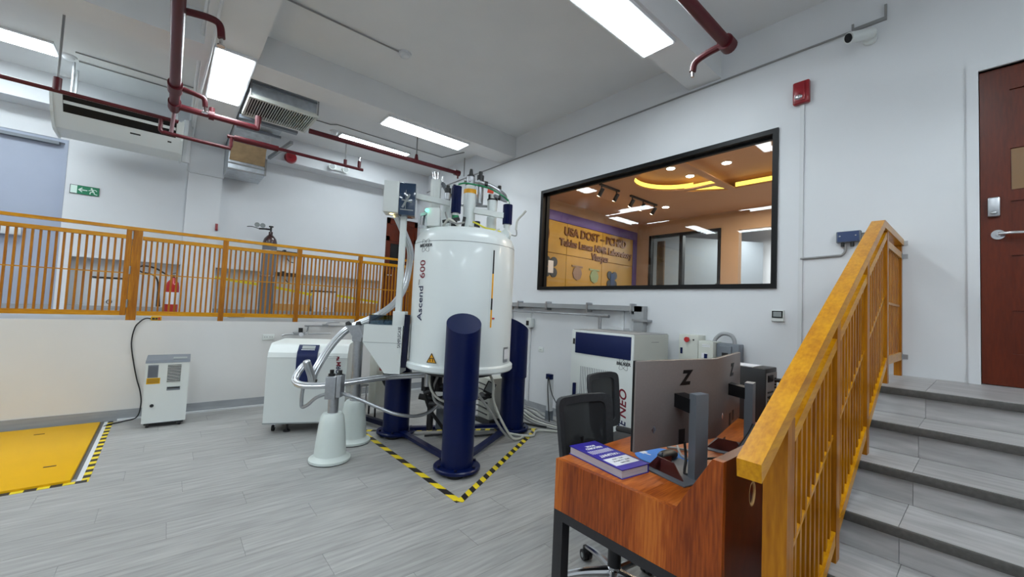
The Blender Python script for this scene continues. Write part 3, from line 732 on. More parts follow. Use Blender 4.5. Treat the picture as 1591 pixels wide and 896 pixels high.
lab(link('hanger', MB().cyl((-6.0, 2.93, 3.84), (-6.0, 2.93, ZC), 0.010), 'conduit_grey', p), 'grey hanger rod')
p = thing('sprinkler_pipe', 'thick dark red pipe end with a sprinkler elbow near the top right', 'pipe', (-1.32, 2.9, 3.6))
link('pipe', MB().cyl((-1.32, 1.5, 3.6), (-1.32, 3.22, 3.6), 0.042, n=16), RP, p)
link('cap', MB().cyl((-1.32, 3.18, 3.6), (-1.32, 3.27, 3.6), 0.06, n=18), RP, p)
link('branch', MB().tube([(-1.34, 3.2, 3.59), (-1.48, 3.22, 3.59), (-1.58, 3.24, 3.57), (-1.60, 3.24, 3.50)], 0.027), RP, p)
link('sprinkler_head', MB().cyl((-1.60, 3.24, 3.51), (-1.60, 3.24, 3.455), 0.015), 'chrome', p)
tag(link('fire_bell', MB().cyl((XF+0.42, 1.475, 3.872), (XF+0.36, 1.475, 3.872), 0.085, 0.10, n=24).cyl((XF+0.435, 1.475, 3.872), (XF+0.42, 1.475, 3.872), 0.025).cyl((XF+0.33, 1.475, 3.872), (XF+0.36, 1.475, 3.872), 0.05), 'alarm_red'), 'round red fire bell on the far wall beyond the ducts', 'bell')
tag(link('hanger_bar', MB().bar((XF+0.34, 1.16, 3.79), (XF+1.3, 1.30, 3.82), 0.04, 0.05), 'pipe_grey'), 'grey slanted bracket bar beside the red fire bell', 'bracket')

# ================================================================== DUCTS
du = thing('air_duct', 'galvanised ceiling duct with a slatted outlet grille beside the lamp', 'duct', (-5.85, 0.93, 3.7))
gy0, gy1, gx0, gx1 = 0.585, 1.30, -6.17, -5.55
link('duct_body', MB().box(gx0, gx1, gy0, gy1, 3.80, 4.06), 'galvanised', du)
link('duct_rib', MB().box(gx1-0.01, gx1+0.014, gy0, gy1, 3.93, 3.95), 'grey_plastic', du)
for z in (3.975, 4.045): link('duct_rib', MB().box(gx1-0.01, gx1+0.016, gy0, gy1, z, z+0.018), 'grey_plastic', du)
g = link('grille_frame', MB().box(gx1-0.02, gx1+0.02, gy0-0.01, gy1+0.02, 3.755, 3.80).box(gx0-0.02, gx0+0.02, gy0-0.01, gy1+0.02, 3.755, 3.80)
         .box(gx0, gx1, gy0-0.01, gy0+0.015, 3.755, 3.80).box(gx0, gx1, gy1-0.01, gy1+0.02, 3.755, 3.80), 'machine_beige', du)
link('duct_mouth', MB().box(gx0+0.02, gx1-0.02, gy0+0.015, gy1-0.01, 3.797, 3.80), 'black_frame', du)
n = 26
for i in range(n):
    y = gy0+0.03 + (gy1-gy0-0.055)*i/(n-1)
    link('grille_slat', MB().quadprism([(gx0+0.02, y, 3.757), (gx1-0.02, y, 3.757), (gx1-0.02, y+0.008, 3.792), (gx0+0.02, y+0.008, 3.792)], (0, 1, 0), 0.007), 'machine_white', du, smooth=False)
for y in (gy0, gy1+0.01): link('hanger', MB().cyl((gx1+0.03, y, 3.78), (gx1+0.03, y, ZC), 0.008), 'conduit_grey', du)
du = thing('air_handler', 'galvanised box duct unit with tan insulation hanging at the pillar', 'duct', (-7.5, 0.8, 3.4))
link('duct_body', MB().box(-8.09, -7.42, 0.57, 1.06, 3.36, 3.62).prism([(-8.09, 3.62), (-7.42, 3.62), (-6.75, 3.80), (-6.75, 4.0), (-8.09, 4.0)], 'y', 0.57, 1.02), 'galvanised', du, smooth=False)
lab(link('insulation', MB().quadprism([(-7.415, 0.58, 3.50), (-7.415, 1.04, 3.50), (-7.14, 1.01, 3.70), (-7.14, 0.58, 3.70)], (1, 0, -1), 0.012), 'tan_insulation', du), 'tan insulation facing')
link('duct_rib', MB().box(-7.43, -7.405, 0.57, 1.07, 3.44, 3.46).box(-7.43, -7.405, 1.045, 1.07, 3.36, 3.62).box(-7.43, -7.40, 0.57, 1.07, 3.355, 3.37), 'conduit_grey', du)
link('duct_neck', MB().box(-6.78, -6.2, 0.60, 1.10, 3.82, 4.02), 'galvanised', du)
lab(link('support_channel', MB().box(-6.36, -6.28, 0.56, 1.25, 3.755, 3.80).box(-6.74, -6.70, 0.58, 1.12, 3.77, 3.80), 'grey_plastic', du), 'grey support channel')

# ================================================================== AIR CONDITIONER, CEILING FITTINGS
ac = thing('air_conditioner', 'white ceiling hung air conditioner with long black outlet slot', 'air conditioner', (-7.3, -0.55, 3.34))
acp = [(-6.97, 3.72), (-7.115, 3.515), (-7.30, 3.385), (-7.36, 3.37), (-7.65, 3.36), (-7.7, 3.42), (-7.7, 3.72)]
link('casing', MB().prism(acp, 'y', -1.16, 0.005), 'machine_white', ac, angle=20)
cap = [(-6.955, 3.735), (-7.10, 3.505), (-7.29, 3.37), (-7.36, 3.355), (-7.66, 3.345), (-7.715, 3.42), (-7.715, 3.735)]
link('end_cap', MB().prism(cap, 'y', -1.185, -1.16), 'machine_white', ac, angle=20)
link('end_cap', MB().prism(cap, 'y', 0.005, 0.03), 'machine_white', ac, angle=20)
def acq(t0, t1, y0, y1, th):
    p0 = Vector((-6.97, 0, 3.72)); d = Vector((-0.145, 0, -0.205)); n_ = Vector((0.205, 0, -0.145)).normalized()
    a_, b_ = p0+d*t0+n_*0.001, p0+d*t1+n_*0.001
    return MB().quadprism([a_+Vector((0, y0, 0)), a_+Vector((0, y1, 0)), b_+Vector((0, y1, 0)), b_+Vector((0, y0, 0))], n_, th)
lab(link('outlet_slot', acq(0.12, 0.92, -1.08, -0.05, 0.004), 'black_frame', ac, smooth=False), 'black outlet slot')
link('louvre', acq(0.36, 0.50, -1.075, -0.055, 0.014), 'machine_white', ac, smooth=False)
for (y0, y1) in ((-0.50, -0.40), (-0.13, -0.09)):
    link('display', MB().quadprism([(-7.16, y0, 3.485), (-7.16, y1, 3.485), (-7.178, y1, 3.472), (-7.178, y0, 3.472)], (0.57, 0, -0.82), 0.003), 'black_plastic', ac, smooth=False)
for (x, y) in ((-7.25, -1.05), (-7.5, -1.05), (-7.4, -0.05)):
    link('hanger', MB().cyl((x, y, 3.72), (x, y, ZC), 0.013), 'conduit_white', ac)
def detector(x, y, z, label):
    t = thing('smoke_detector', label, 'detector', (x, y, z-0.05))
    link('base', MB().lathe([(0.0, z-0.018), (0.07, z-0.018), (0.075, z), (0.0, z)], (x, y, 0), n=28), 'paint_white', t)
    link('sensor_head', MB().lathe([(0.0, z-0.05), (0.03, z-0.05), (0.045, z-0.04), (0.055, z-0.018), (0.0, z-0.018)], (x, y, 0), n=28), 'paint_white', t)
detector(-4.18, 1.83, ZC, 'round white smoke detector on the ceiling between the beams')
detector(-6.95, 1.92, ZC, 'round white smoke detector beside the far ceiling lamp')
detector(-7.1, -1.08, ZC, 'round white smoke detector at upper left above the air conditioner')
def conduit(pts, r, label, m='conduit_grey', sub=1, cat='conduit'):
    return tag(link('conduit', MB().tube(pts, r, n=8, sub=sub), m), label, cat)
conduit([(-4.18, 1.76, ZC-0.012), (-4.18, 0.56, ZC-0.012)], 0.008, 'thin grey conduit leading to the central smoke detector')
conduit([(-5.60, 0.56, ZC-0.012), (-5.60, 2.03, ZC-0.012)], 0.008, 'thin grey conduit above the grille leading to the ceiling panel')
conduit([(-6.70, 0.9, ZC-0.012), (-6.70, 1.78, ZC-0.012), (-6.62, 1.86, ZC-0.012), (-6.62, 3.75, ZC-0.012), (-6.1, 3.9, ZC-0.012)], 0.008, 'thin grey conduit with bends running above the long red pipe')
conduit([(-6.9, -1.0, ZC-0.012), (-6.9, 0.115, ZC-0.012)], 0.008, 'thin grey conduit above the air conditioner, upper of two')
conduit([(-7.15, -1.0, ZC-0.012), (-7.15, 0.115, ZC-0.012)], 0.008, 'thin grey conduit above the air conditioner, lower of two')
conduit([(-8.0, WY-0.012, 3.855), (-0.72, WY-0.012, 3.84), (-0.70, WY-0.012, 3.80)], 0.009, 'long grey conduit running along the top of the window wall to the camera')
conduit([(-3.6, 0.19, ZB-0.02), (-5.0, 0.18, ZB-0.02), (-6.1, 0.15, ZB-0.02), (-8.0, 0.15, ZB-0.02)], 0.013, 'white conduit along the edge of the main beam', 'conduit_white')
conduit([(-3.4, 0.105, ZB+0.10), (-8.04, 0.10, ZB+0.10)], 0.02, 'white pipe on the side of the main beam', 'conduit_white')
conduit([(-8.04, 0.115, ZB), (-8.04, 0.115, 3.35), (-8.035, 0.15, 3.33), (-8.035, 0.55, 3.33), (-8.035, 0.575, 3.33), (-8.035, 0.58, 3.43)], 0.010, 'white conduit looping across the far pillar', 'conduit_white')
conduit([(-7.55, 0.08, 3.95), (-7.6, 0.075, 3.35)], 0.055, 'thick white vertical duct pipe left of the far pillar', 'conduit_white', cat='pipe')
conduit([(-6.35, 4.08, ZC), (-6.35, 4.08, 3.86)], 0.010, 'thin grey conduit stub dropping from the ceiling behind the magnet top')
em = thing('emergency_light', 'white twin head emergency light above the soffit edge on the far wall', 'light', (XF+0.34, 2.27, 3.86))
XE = XF+0.33
link('case', MB().box(XE, XE+0.05, 2.12, 2.42, 3.845, 3.915, bev=0.02), 'machine_white', em)
for y in (2.15, 2.39):
    link('lamp_head', MB().cyl((XE+0.04, y, 3.885), (XE+0.10, y, 3.885), 0.055, 0.062, n=20), 'machine_white', em)
    lab(link('lens', MB().cyl((XE+0.101, y, 3.885), (XE+0.106, y, 3.885), 0.046, n=20), 'lcd_grey', em), 'grey lens')
# CCTV
cc = thing('security_camera', 'small white security camera on the window wall near the top right', 'camera', (-0.6, WY, 3.7))
link('bracket', MB().cyl((-0.60, WY, 3.72), (-0.60, WY-0.03, 3.72), 0.045, n=20).cyl((-0.60, WY-0.02, 3.72), (-0.63, WY-0.09, 3.715), 0.018), 'machine_white', cc)
link('barrel', MB().cyl((-0.585, WY-0.04, 3.75), (-0.70, WY-0.20, 3.69), 0.042, n=20), 'machine_white', cc)
lab(link('lens', MB().cyl((-0.7005, WY-0.2005, 3.69), (-0.704, WY-0.204, 3.688), 0.034, n=20), 'black_frame', cc), 'black lens')
tag(link('cable_trunking', MB().box(-0.70, -0.50, WY-0.02, WY, 3.835, 3.86).box(-0.515, -0.50, WY-0.015, WY, 3.86, 3.96).box(-0.715, -0.70, WY-0.015, WY, 3.80, 3.90), 'conduit_grey'), 'short grey trunking beside the security camera', 'conduit')
al = thing('fire_alarm', 'red fire alarm sounder with clear strobe high on the window wall', 'alarm', (-1.05, WY, 3.35))
link('case', MB().box(-1.115, -0.99, WY-0.05, WY, 3.35, 3.55, bev=0.014, seg=3), 'alarm_red', al)
link('front', MB().box(-1.10, -1.02, WY-0.06, WY-0.045, 3.37, 3.53, bev=0.006), 'alarm_red', al)
lab(link('strobe', MB().sphere((-1.065, WY-0.06, 3.405), 0.03, 1.0, 0.5, 0.75), 'chrome', al), 'clear strobe')
tag(link('conduit', MB().box(-1.065, -1.035, WY-0.014, WY, 0.0, 3.35), 'conduit_white'), 'white vertical trunking dropping from the fire alarm', 'conduit')
tag(link('conduit', MB().tube([(-1.05, WY-0.01, 1.985), (-0.80, WY-0.01, 1.995), (-0.765, WY-0.012, 2.0), (-0.745, WY-0.015, 2.03), (-0.745, WY-0.02, 2.08)], 0.009, sub=2), 'conduit_grey'), 'thin conduit leading to the blue junction box', 'conduit')
jb = thing('sensor_box', 'small blue fronted sensor box beside the top of the stair railing', 'box', (-0.72, WY, 2.08))
link('case', MB().box(-0.80, -0.645, WY-0.045, WY, 2.095, 2.185, bev=0.006), 'grey_plastic', jb)
lab(link('front_plate', MB().box(-0.79, -0.655, WY-0.05, WY-0.044, 2.10, 2.18), 'junction_blue', jb), 'dark blue label plate')
link('screw', MB().cyl((-0.775, WY-0.05, 2.145), (-0.775, WY-0.054, 2.145), 0.006).cyl((-0.675, WY-0.05, 2.145), (-0.675, WY-0.054, 2.145), 0.006), 'chrome', jb)
link('cable_gland', MB().cyl((-0.76, WY-0.025, 2.095), (-0.76, WY-0.025, 2.065), 0.012).cyl((-0.70, WY-0.025, 2.095), (-0.70, WY-0.025, 2.062), 0.013), 'black_plastic', jb)
link('antenna', MB().cyl((-0.645, WY-0.02, 2.16), (-0.60, WY-0.02, 2.165), 0.006), 'conduit_grey', jb)
th = thing('thermostat', 'small wall thermometer with dark display below the window corner', 'thermostat', (-1.21, WY, 1.43))
link('case', MB().box(-1.262, -1.165, WY-0.025, WY, 1.437, 1.535, bev=0.004), 'machine_white', th)
lab(link('bezel', MB().box(-1.255, -1.172, WY-0.028, WY-0.024, 1.468, 1.53), 'black_frame', th), 'black bezel')
lab(link('display', MB().box(-1.245, -1.182, WY-0.030, WY-0.027, 1.478, 1.522), 'lcd_grey', th), 'grey display')

# ================================================================== MEZZANINE THINGS
es = thing('exit_sign', 'green exit sign with running figure and arrow on the far wall', 'sign', (XF, -0.97, 2.75))
ey0, ey1, ez0, ez1 = -1.115, -0.83, 2.755, 2.875
link('plate', MB().box(XF+0.001, XF+0.014, ey0, ey1, ez0, ez1), 'black_frame', es)
lab(link('green_field', MB().box(XF+0.014, XF+0.017, ey0+0.07, ey1-0.002, ez0+0.003, ez1-0.003), 'green_sign', es), 'green field')
link('white_field', MB().box(XF+0.014, XF+0.017, ey0+0.006, ey0+0.07, ez0+0.006, ez1-0.006), 'sign_white', es)
xs = XF+0.019
def sb(m_, a, b, w_): m_.bar((xs, a[0], a[1]), (xs, b[0], b[1]), 0.003, w_, up=(0, -(b[1]-a[1]), b[0]-a[0]))
pic = MB(); zc = (ez0+ez1)/2
sb(pic, (-1.025, zc), (-0.945, zc), 0.012); sb(pic, (-1.03, zc), (-0.995, zc+0.028), 0.012); sb(pic, (-1.03, zc), (-0.995, zc-0.028), 0.012)
link('arrow', pic, 'sign_white', es)
pic = MB(); pic.cyl((xs-0.002, -0.905, zc+0.033), (xs+0.002, -0.905, zc+0.033), 0.011, n=14)
sb(pic, (-0.90, zc+0.02), (-0.885, zc-0.01), 0.018); sb(pic, (-0.90, zc+0.015), (-0.935, zc+0.003), 0.008)
sb(pic, (-0.895, zc+0.02), (-0.865, zc+0.022), 0.008); sb(pic, (-0.865, zc+0.022), (-0.852, zc+0.003), 0.008)
sb(pic, (-0.885, zc-0.01), (-0.915, zc-0.015), 0.010); sb(pic, (-0.915, zc-0.015), (-0.918, zc-0.045), 0.010)
sb(pic, (-0.88, zc-0.008), (-0.875, zc-0.035), 0.010); sb(pic, (-0.875, zc-0.035), (-0.845, zc-0.043), 0.010)
link('running_figure', pic, 'sign_white', es)
ex = thing('fire_extinguisher', 'red fire extinguisher standing behind the railing left of the pillar', 'extinguisher', (-7.95, 0.0, ZM))
link('body', MB().lathe([(0.0, ZM), (0.075, ZM), (0.08, ZM+0.01), (0.08, ZM+0.42), (0.07, ZM+0.48), (0.035, ZM+0.53), (0.03, ZM+0.56), (0.0, ZM+0.56)], (-7.95, 0.055, 0), n=24), 'red_gloss', ex)
lab(link('valve', MB().cyl((-7.95, 0.055, ZM+0.56), (-7.95, 0.055, ZM+0.60), 0.02).bar((-7.95, 0.02, ZM+0.61), (-7.95, 0.10, ZM+0.635), 0.02, 0.012), 'black_plastic', ex), 'black valve')
link('paper_label', MB().lathe([(0.0815, ZM+0.16), (0.0815, ZM+0.34)], (-7.95, 0.055, 0), n=24), 'paper', ex)
lab(link('hose', MB().tube([(-7.93, 0.0, ZM+0.58), (-7.9, -0.06, ZM+0.62), (-7.88, -0.16, ZM+0.68), (-7.88, -0.28, ZM+0.70), (-7.88, -0.34, ZM+0.66), (-7.88, -0.30, ZM+0.61), (-7.87, -0.18, ZM+0.58), (-7.86, -0.12, ZM+0.50), (-7.86, -0.10, ZM+0.3)], 0.011).cyl((-7.86, -0.10, ZM+0.35), (-7.86, -0.09, ZM+0.12), 0.016, 0.026), 'rubber', ex), 'black hose and horn')
for (y0, y1, zt, lb) in ((-0.83, -0.49, 1.60, 'left'), (2.08, 2.48, 1.58, 'right')):
    t = thing('wall_cabinet', 'white cabinet with dark top edge in the %s wall niche' % lb, 'cabinet', (XF-0.1, (y0+y1)/2, ZM))
    link('body', MB().box(XF-0.19, XF-0.02, y0, y1, ZM+0.001, zt, bev=0.006), 'conduit_white', t)
    lab(link('top_edge', MB().box(XF-0.19, XF-0.01, y0-0.01, y1+0.01, zt+0.01, zt+0.026), 'black_plastic', t), 'dark top edge')
    yc = (y0+y1)/2+0.03
    link('ring_pull', MB().tube([(XF-0.015, yc+0.028*math.cos(q*math.pi/8), 1.27+0.028*math.sin(q*math.pi/8)) for q in range(16)], 0.004, sub=1, closed=True), 'black_plastic', t)
for (y0, z0, y1, z1, lb) in ((0.56, 1.725, 1.17, 1.655, 'left of the gas cylinder'), (1.36, 1.635, 2.06, 1.52, 'between the gas cylinder and the white cabinet'), (2.51, 1.53, 3.34, 1.435, 'right of the white cabinet')):
    tag(link('caution_tape', MB().bar((XF-0.01, y0, z0), (XF-0.01, y1, z1), 0.004, 0.045), 'yellow_tape'), 'yellow caution tape across the wall niche ' + lb, 'tape')
tag(link('cardboard_box', MB().box(XF-0.19, XF-0.05, 1.38, 2.05, ZM+0.001, 1.33, bev=0.004), 'cardboard'), 'long tan cardboard box in the niche left of the white cabinet', 'box')
tag(link('cardboard_box', MB().box(XF-0.19, XF-0.05, 2.52, 3.30, ZM+0.001, 1.40, bev=0.004), 'cardboard'), 'tan cardboard box in the niche right of the white cabinet', 'box')
cy = thing('gas_cylinder', 'tall grey gas cylinder with brown shoulder strapped by the far wall', 'cylinder', (-7.92, 1.28, ZM))
cc0 = (-7.92, 1.275, 0)
link('body', MB().lathe([(0.0, ZM), (0.1, ZM), (0.108, ZM+0.02), (0.108, 2.31), (0.0, 2.31)], cc0, n=28), 'cylinder_grey', cy)
lab(link('shoulder', MB().lathe([(0.109, 2.31), (0.107, 2.37), (0.09, 2.43), (0.06, 2.47), (0.032, 2.50), (0.032, 2.55), (0.0, 2.55)], cc0, n=28), 'cylinder_brown', cy), 'glossy brown shoulder')
link('valve', MB().cyl((-7.92, 1.275, 2.55), (-7.92, 1.275, 2.63), 0.016).cyl((-7.92, 1.275, 2.63), (-7.92, 1.275, 2.65), 0.035, n=12).cyl((-7.92, 1.275, 2.59), (-7.92, 1.20, 2.59), 0.016), 'black_plastic', cy)
rg = link('regulator', MB().cyl((-7.92, 1.20, 2.59), (-7.92, 1.10, 2.58), 0.014).tube([(-7.92, 1.10, 2.58), (-7.92, 1.0, 2.60), (-7.92, 0.93, 2.59)], 0.006), 'black_plastic', cy)
for y in (1.07, 1.15):
    link('gauge', MB().tube([(-7.91, y+0.035*math.cos(t*math.pi/8), 2.64+0.035*math.sin(t*math.pi/8)) for t in range(16)], 0.005, sub=1, closed=True).cyl((-7.93, y, 2.64), (-7.915, y, 2.64), 0.033), 'lcd_grey', rg)
for z in (2.22, 1.80):
    lab(link('chain_strap', MB().lathe([(0.112, z-0.012), (0.112, z+0.012)], cc0, n=24), 'chrome', cy), 'chain around the cylinder')
for z, lb in ((2.24, 'upper'), (1.86, 'lower')):
    tag(link('cylinder_bracket', MB().box(XF, XF+0.09, 1.40, 1.75, z-0.035, z+0.03).box(XF, XF+0.12, 1.52, 1.56, z-0.03, z+0.05).tube([(XF+0.05, 1.56, z-0.02), (XF+0.06, 1.62, z-0.13), (XF+0.05, 1.70, z-0.16)], 0.008), 'black_metal'), 'black wall bracket right of the gas cylinder, %s one' % lb, 'bracket')
cpt = thing('call_point', 'small dark red call point on the right side of the far pillar', 'alarm', (XF+0.17, 0.55, 2.5))
link('case', MB().box(XF+0.151, XF+0.18, 0.515, 0.55, 2.47, 2.58, bev=0.004), 'alarm_red', cpt)
eb = thing('extension_socket', 'yellow multi socket box on the low wall with a black cable', 'socket', (XL-0.02, -0.075, ZM))
link('case', MB().box(XL-0.06, XL-0.004, -0.125, -0.03, ZM, ZM+0.05, bev=0.008), 'hatch_yellow', eb)
lab(link('outlet', MB().box(XL-0.005, XL-0.002, -0.115, -0.09, ZM+0.012, ZM+0.035).box(XL-0.005, XL-0.002, -0.085, -0.065, ZM+0.012, ZM+0.035), 'black_plastic', eb), 'black outlets')
lab(link('rocker_switch', MB().box(XL-0.005, XL-0.001, -0.06, -0.042, ZM+0.010, ZM+0.040), 'red_gloss', eb), 'red switch')
tag(link('power_cable', MB().tube([(XL-0.03, -0.12, ZM+0.02), (XL+0.005, -0.17, ZM+0.025), (XL+0.012, -0.22, 1.09), (XL+0.012, -0.255, 1.02), (XL+0.012, -0.27, 0.85), (XL+0.012, -0.235, 0.62), (XL+0.012, -0.2, 0.45), (XL+0.02, -0.16, 0.3),
     (XL+0.03, -0.145, 0.16), (XL+0.07, -0.17, 0.03), (XL+0.13, -0.28, 0.012), (XL+0.2, -0.40, 0.006), (XL+0.26, -0.455, -0.03), (XL+0.22, -0.48, -0.06)], 0.0065, n=8), 'rubber'), 'black power cable hanging down the low wall to the floor hatch', 'cable')
tag(link('glass_vials', MB().cyl((-7.3, 0.70, ZM+0.01), (-7.28, 0.86, ZM+0.06), 0.012).cyl((-7.25, 0.72, ZM+0.01), (-7.2, 0.90, ZM+0.02), 0.012), 'chrome'), 'small shiny rods lying on the mezzanine floor right of the railing post', 'rod')
sk = thing('wall_socket', 'white double wall socket above the helium compressor', 'socket', (XL, 1.07, 0.9))
link('plate', MB().box(XL, XL+0.012, 1.005, 1.145, 0.865, 0.945, bev=0.004), 'machine_white', sk)
link('socket_hole', MB().box(XL+0.011, XL+0.013, 1.03, 1.035, 0.90, 0.915).box(XL+0.011, XL+0.013, 1.055, 1.06, 0.90, 0.915).box(XL+0.011, XL+0.013, 1.09, 1.095, 0.90, 0.915).box(XL+0.011, XL+0.013, 1.115, 1.12, 0.90, 0.915), 'black_plastic', sk)

# ================================================================== FLOOR HATCH AND TAPES
hazard('hazard_y', (0.2, 1.0, 0), 9.5); hazard('hazard_x', (1.0, -1.0, 0), 4.0); hazard('hazard_x2', (1.0, 0.9, 0), 7.0); hazard('hazard_d', (0.0, 1.0, 0), 8.0)
hazard('hazard_h', (1.0, 0.15, 0), 7.6)
ht = thing('floor_hatch', 'large flat yellow steel hatch sunk in the floor at the left edge', 'hatch', (-5.3, -1.8, 0))
link('cover', MB().box(-6.22, -4.44, -3.0, -0.457, -0.045, 0.020, bev=0.005), 'hatch_yellow', ht)
lab(link('pit_edge', MB().box(-6.27, -4.435, -0.457, -0.428, -0.045, -0.030), 'dark_gap', ht), 'dark gap along the hatch edge')
lab(link('frame_strip', MB().box(-6.27, -4.435, -0.428, -0.40, -0.045, 0.002), 'conduit_white', ht), 'pale frame strip')
for (x, y) in ((-5.95, -0.85), (-4.85, -0.62)):
    link('lifting_slot', MB().box(x-0.01, x+0.01, y-0.035, y+0.035, 0.0215, 0.0228), 'dark_gap', ht)
tag(link('hazard_tape', MB().box(-6.25, -4.435, -0.40, -0.358, 0.0, 0.0022), 'hazard_h'), 'black and yellow floor tape along the right side of the yellow hatch', 'tape')
tag(link('hazard_tape', MB().box(-4.44, -4.395, -3.0, -0.358, 0.0005, 0.0026), 'hazard_d'), 'black and yellow floor tape along the front of the yellow hatch', 'tape')
# triangle of tape around the magnet
TA, TB, TC = Vector((-2.545, 1.745, 0)), Vector((-4.56, 1.745, 0)), Vector((-3.55, 3.50, 0))
def tape(a, b, lb, mname, w_=0.055):
    d = (b-a).normalized()
    m_ = MB().bar(a+Vector((0, 0, 0.0011)), b+Vector((0, 0, 0.0011)), w_, 0.002)
    tag(link('hazard_tape', m_, mname), lb, 'tape')
tape(TA, TB, 'black and yellow floor tape on the left front side of the magnet', 'hazard_x')
tape(TA+Vector((0, 0, 0.0008)), TC, 'black and yellow floor tape on the right side of the magnet', 'hazard_y')
tape(TB+Vector((0, 0, 0.0008)), TC, 'black and yellow floor tape behind the magnet', 'hazard_x2')

# ================================================================== THE MAGNET
CX, CY = -3.645, 2.41
R2 = Vector((0.6468, 0.7626, 0)); F2 = Vector((-0.7626, 0.6468, 0)); ZZ = Vector((0, 0, 1))
def A(a, b, z): return Vector((CX, CY, 0)) + R2*a + F2*b + ZZ*z
mg = thing('magnet', 'large white cylindrical superconducting magnet raised on three navy blue columns', 'magnet', (CX, CY, 0))
RM = 0.53
link('dewar', MB().lathe([(0.0, 0.80), (0.545, 0.80), (0.558, 0.815), (0.558, 0.855), (0.545, 0.868), (RM, 0.872), (RM, 2.055), (0.528, 2.062), (0.526, 2.066), (0.525, 2.09), (0.50, 2.15), (0.47, 2.195), (0.44, 2.215), (0.40, 2.222), (0.0, 2.225)], (CX, CY, 0), n=96), 'magnet_white', mg, angle=30)
link('bottom_plate', MB().cyl((CX, CY, 0.74), (CX, CY, 0.80), 0.36, n=48), 'black_metal', mg)
lab(link('seam_band', MB().lathe([(0.5305, 2.057), (0.5312, 2.060), (0.5305, 2.063)], (CX, CY, 0), n=96), 'lcd_grey', mg), 'thin grey seam')
LEGS = [(-3.03, 2.03, 1.293), (-4.235, 2.01, 0.80), (-3.67, 3.20, 1.25)]
for i, (x, y, zt) in enumerate(LEGS):
    link('leg', MB().cyl((x, y, 0.04), (x, y, 0.66 if i != 1 else 0.78), 0.140, n=48), 'navy', mg)
    if i != 1:
        # sleeve with a slanted top, higher towards the dewar
        t = bmesh.new(); n = 56; vs = []
        dirv = Vector((CX-x, CY-y, 0)).normalized()
        for k in range(n):
            an = 2*math.pi*k/n; v = Vector((math.cos(an), math.sin(an), 0))
            vs.append((x+0.155*v.x, y+0.155*v.y, 0.635, zt + 0.085*v.dot(dirv)))
        sl = MB(); P = [(a, b, c) for (a, b, c, d) in vs] + [(a, b, d) for (a, b, c, d) in vs]
        sl.poly(P, [tuple(range(n-1, -1, -1)), tuple(range(n, 2*n))] + [(k, (k+1) % n, n+(k+1) % n, n+k) for k in range(n)])
        link('leg_sleeve', sl, 'navy', mg)
    link('base_disc', MB().lathe([(0.0, 0.028), (0.195, 0.028), (0.205, 0.034), (0.205, 0.052), (0.195, 0.06), (0.145, 0.062), (0.0, 0.062)], (x, y, 0), n=48), 'navy', mg)
    lab(link('rubber_foot', MB().cyl((x+0.08, y-0.07, 0), (x+0.08, y-0.07, 0.03), 0.075, n=24).cyl((x-0.08, y+0.07, 0), (x-0.08, y+0.07, 0.03), 0.075, n=24), 'rubber', mg), 'black rubber foot')
    bl = MB()
    for k in range(6):
        an = 2*math.pi*k/6+0.4; bl.cyl((x+0.172*math.cos(an), y+0.172*math.sin(an), 0.058), (x+0.172*math.cos(an), y+0.172*math.sin(an), 0.078), 0.014, n=6)
    link('bolt_ring', bl, 'navy_dark', mg)
def brace(i, j):
    a = Vector((LEGS[i][0], LEGS[i][1], 0.065)); b = Vector((LEGS[j][0], LEGS[j][1], 0.065)); d = (b-a).normalized()
    link('brace', MB().bar(a+d*0.15, b-d*0.15, 0.065, 0.035), 'navy', mg)
brace(0, 1); brace(0, 2); brace(1, 2)
link('outrigger', MB().bar((-4.25, 2.05, 0.06), (-5.0, 1.86, 0.06), 0.06, 0.05).cyl((-4.95, 1.87, 0.0), (-4.95, 1.87, 0.05), 0.03), 'navy_dark', mg)
# print on the dewar
def onc(ang, z, r=RM+0.0025): return Vector((CX+r*math.cos(ang), CY+r*math.sin(ang), z))
cam_ang = math.atan2(0-CY, 0-CX)
def ang_for(a):   # screen offset a (m, right positive) to the angle on the dewar
    return cam_ang + math.asin(max(-0.99, min(0.99, a/RM)))
def wraptext(mb, txt, size, a, z, vertical, fit=None, **k):
    vs, fs = text_pts(txt, size, **k); a0 = ang_for(a); P = []
    if fit:
        x0 = min(v.x for v in vs); x1 = max(v.x for v in vs)
        for v in vs: v.x = (v.x-(x0+x1)/2)*fit/(x1-x0)
    for v in vs:
        if vertical: u, h = -v.y, v.x
        else: u, h = v.x, v.y
        P.append(onc(a0+u/RM, z+h, RM+0.0025+v.z))
    mb.poly(P, fs)
t1 = MB(); wraptext(t1, 'Ascend', 0.105, -0.408, 1.452, True, fit=0.336, ext=0.0006, bold=0.001)
lab(link('lettering', t1, 'text_navy', mg, smooth=False), 'dark navy lettering')
t1 = MB(); wraptext(t1, '600', 0.118, -0.402, 1.787, True, fit=0.178, ext=0.0006, bold=0.001)
lab(link('lettering', t1, 'text_red', mg, smooth=False), 'dark red 600')
t1 = MB(); wraptext(t1, 'TM', 0.04, -0.43, 1.658, True, ext=0.0006); wraptext(t1, 'BRUKER', 0.040, -0.385, 2.018, False, fit=0.19, ext=0.0006, bold=0.001, space=1.1)
a0 = ang_for(-0.385)
orbit_logo(t1, (0, 0, 0), (1, 0, 0), (0, 0, 1), 0.15, wrap=lambda x, y: onc(a0+x/RM, 2.018+y))
lab(link('logo', t1, 'logo_black', mg, smooth=False), 'black maker mark with crossing ellipses')
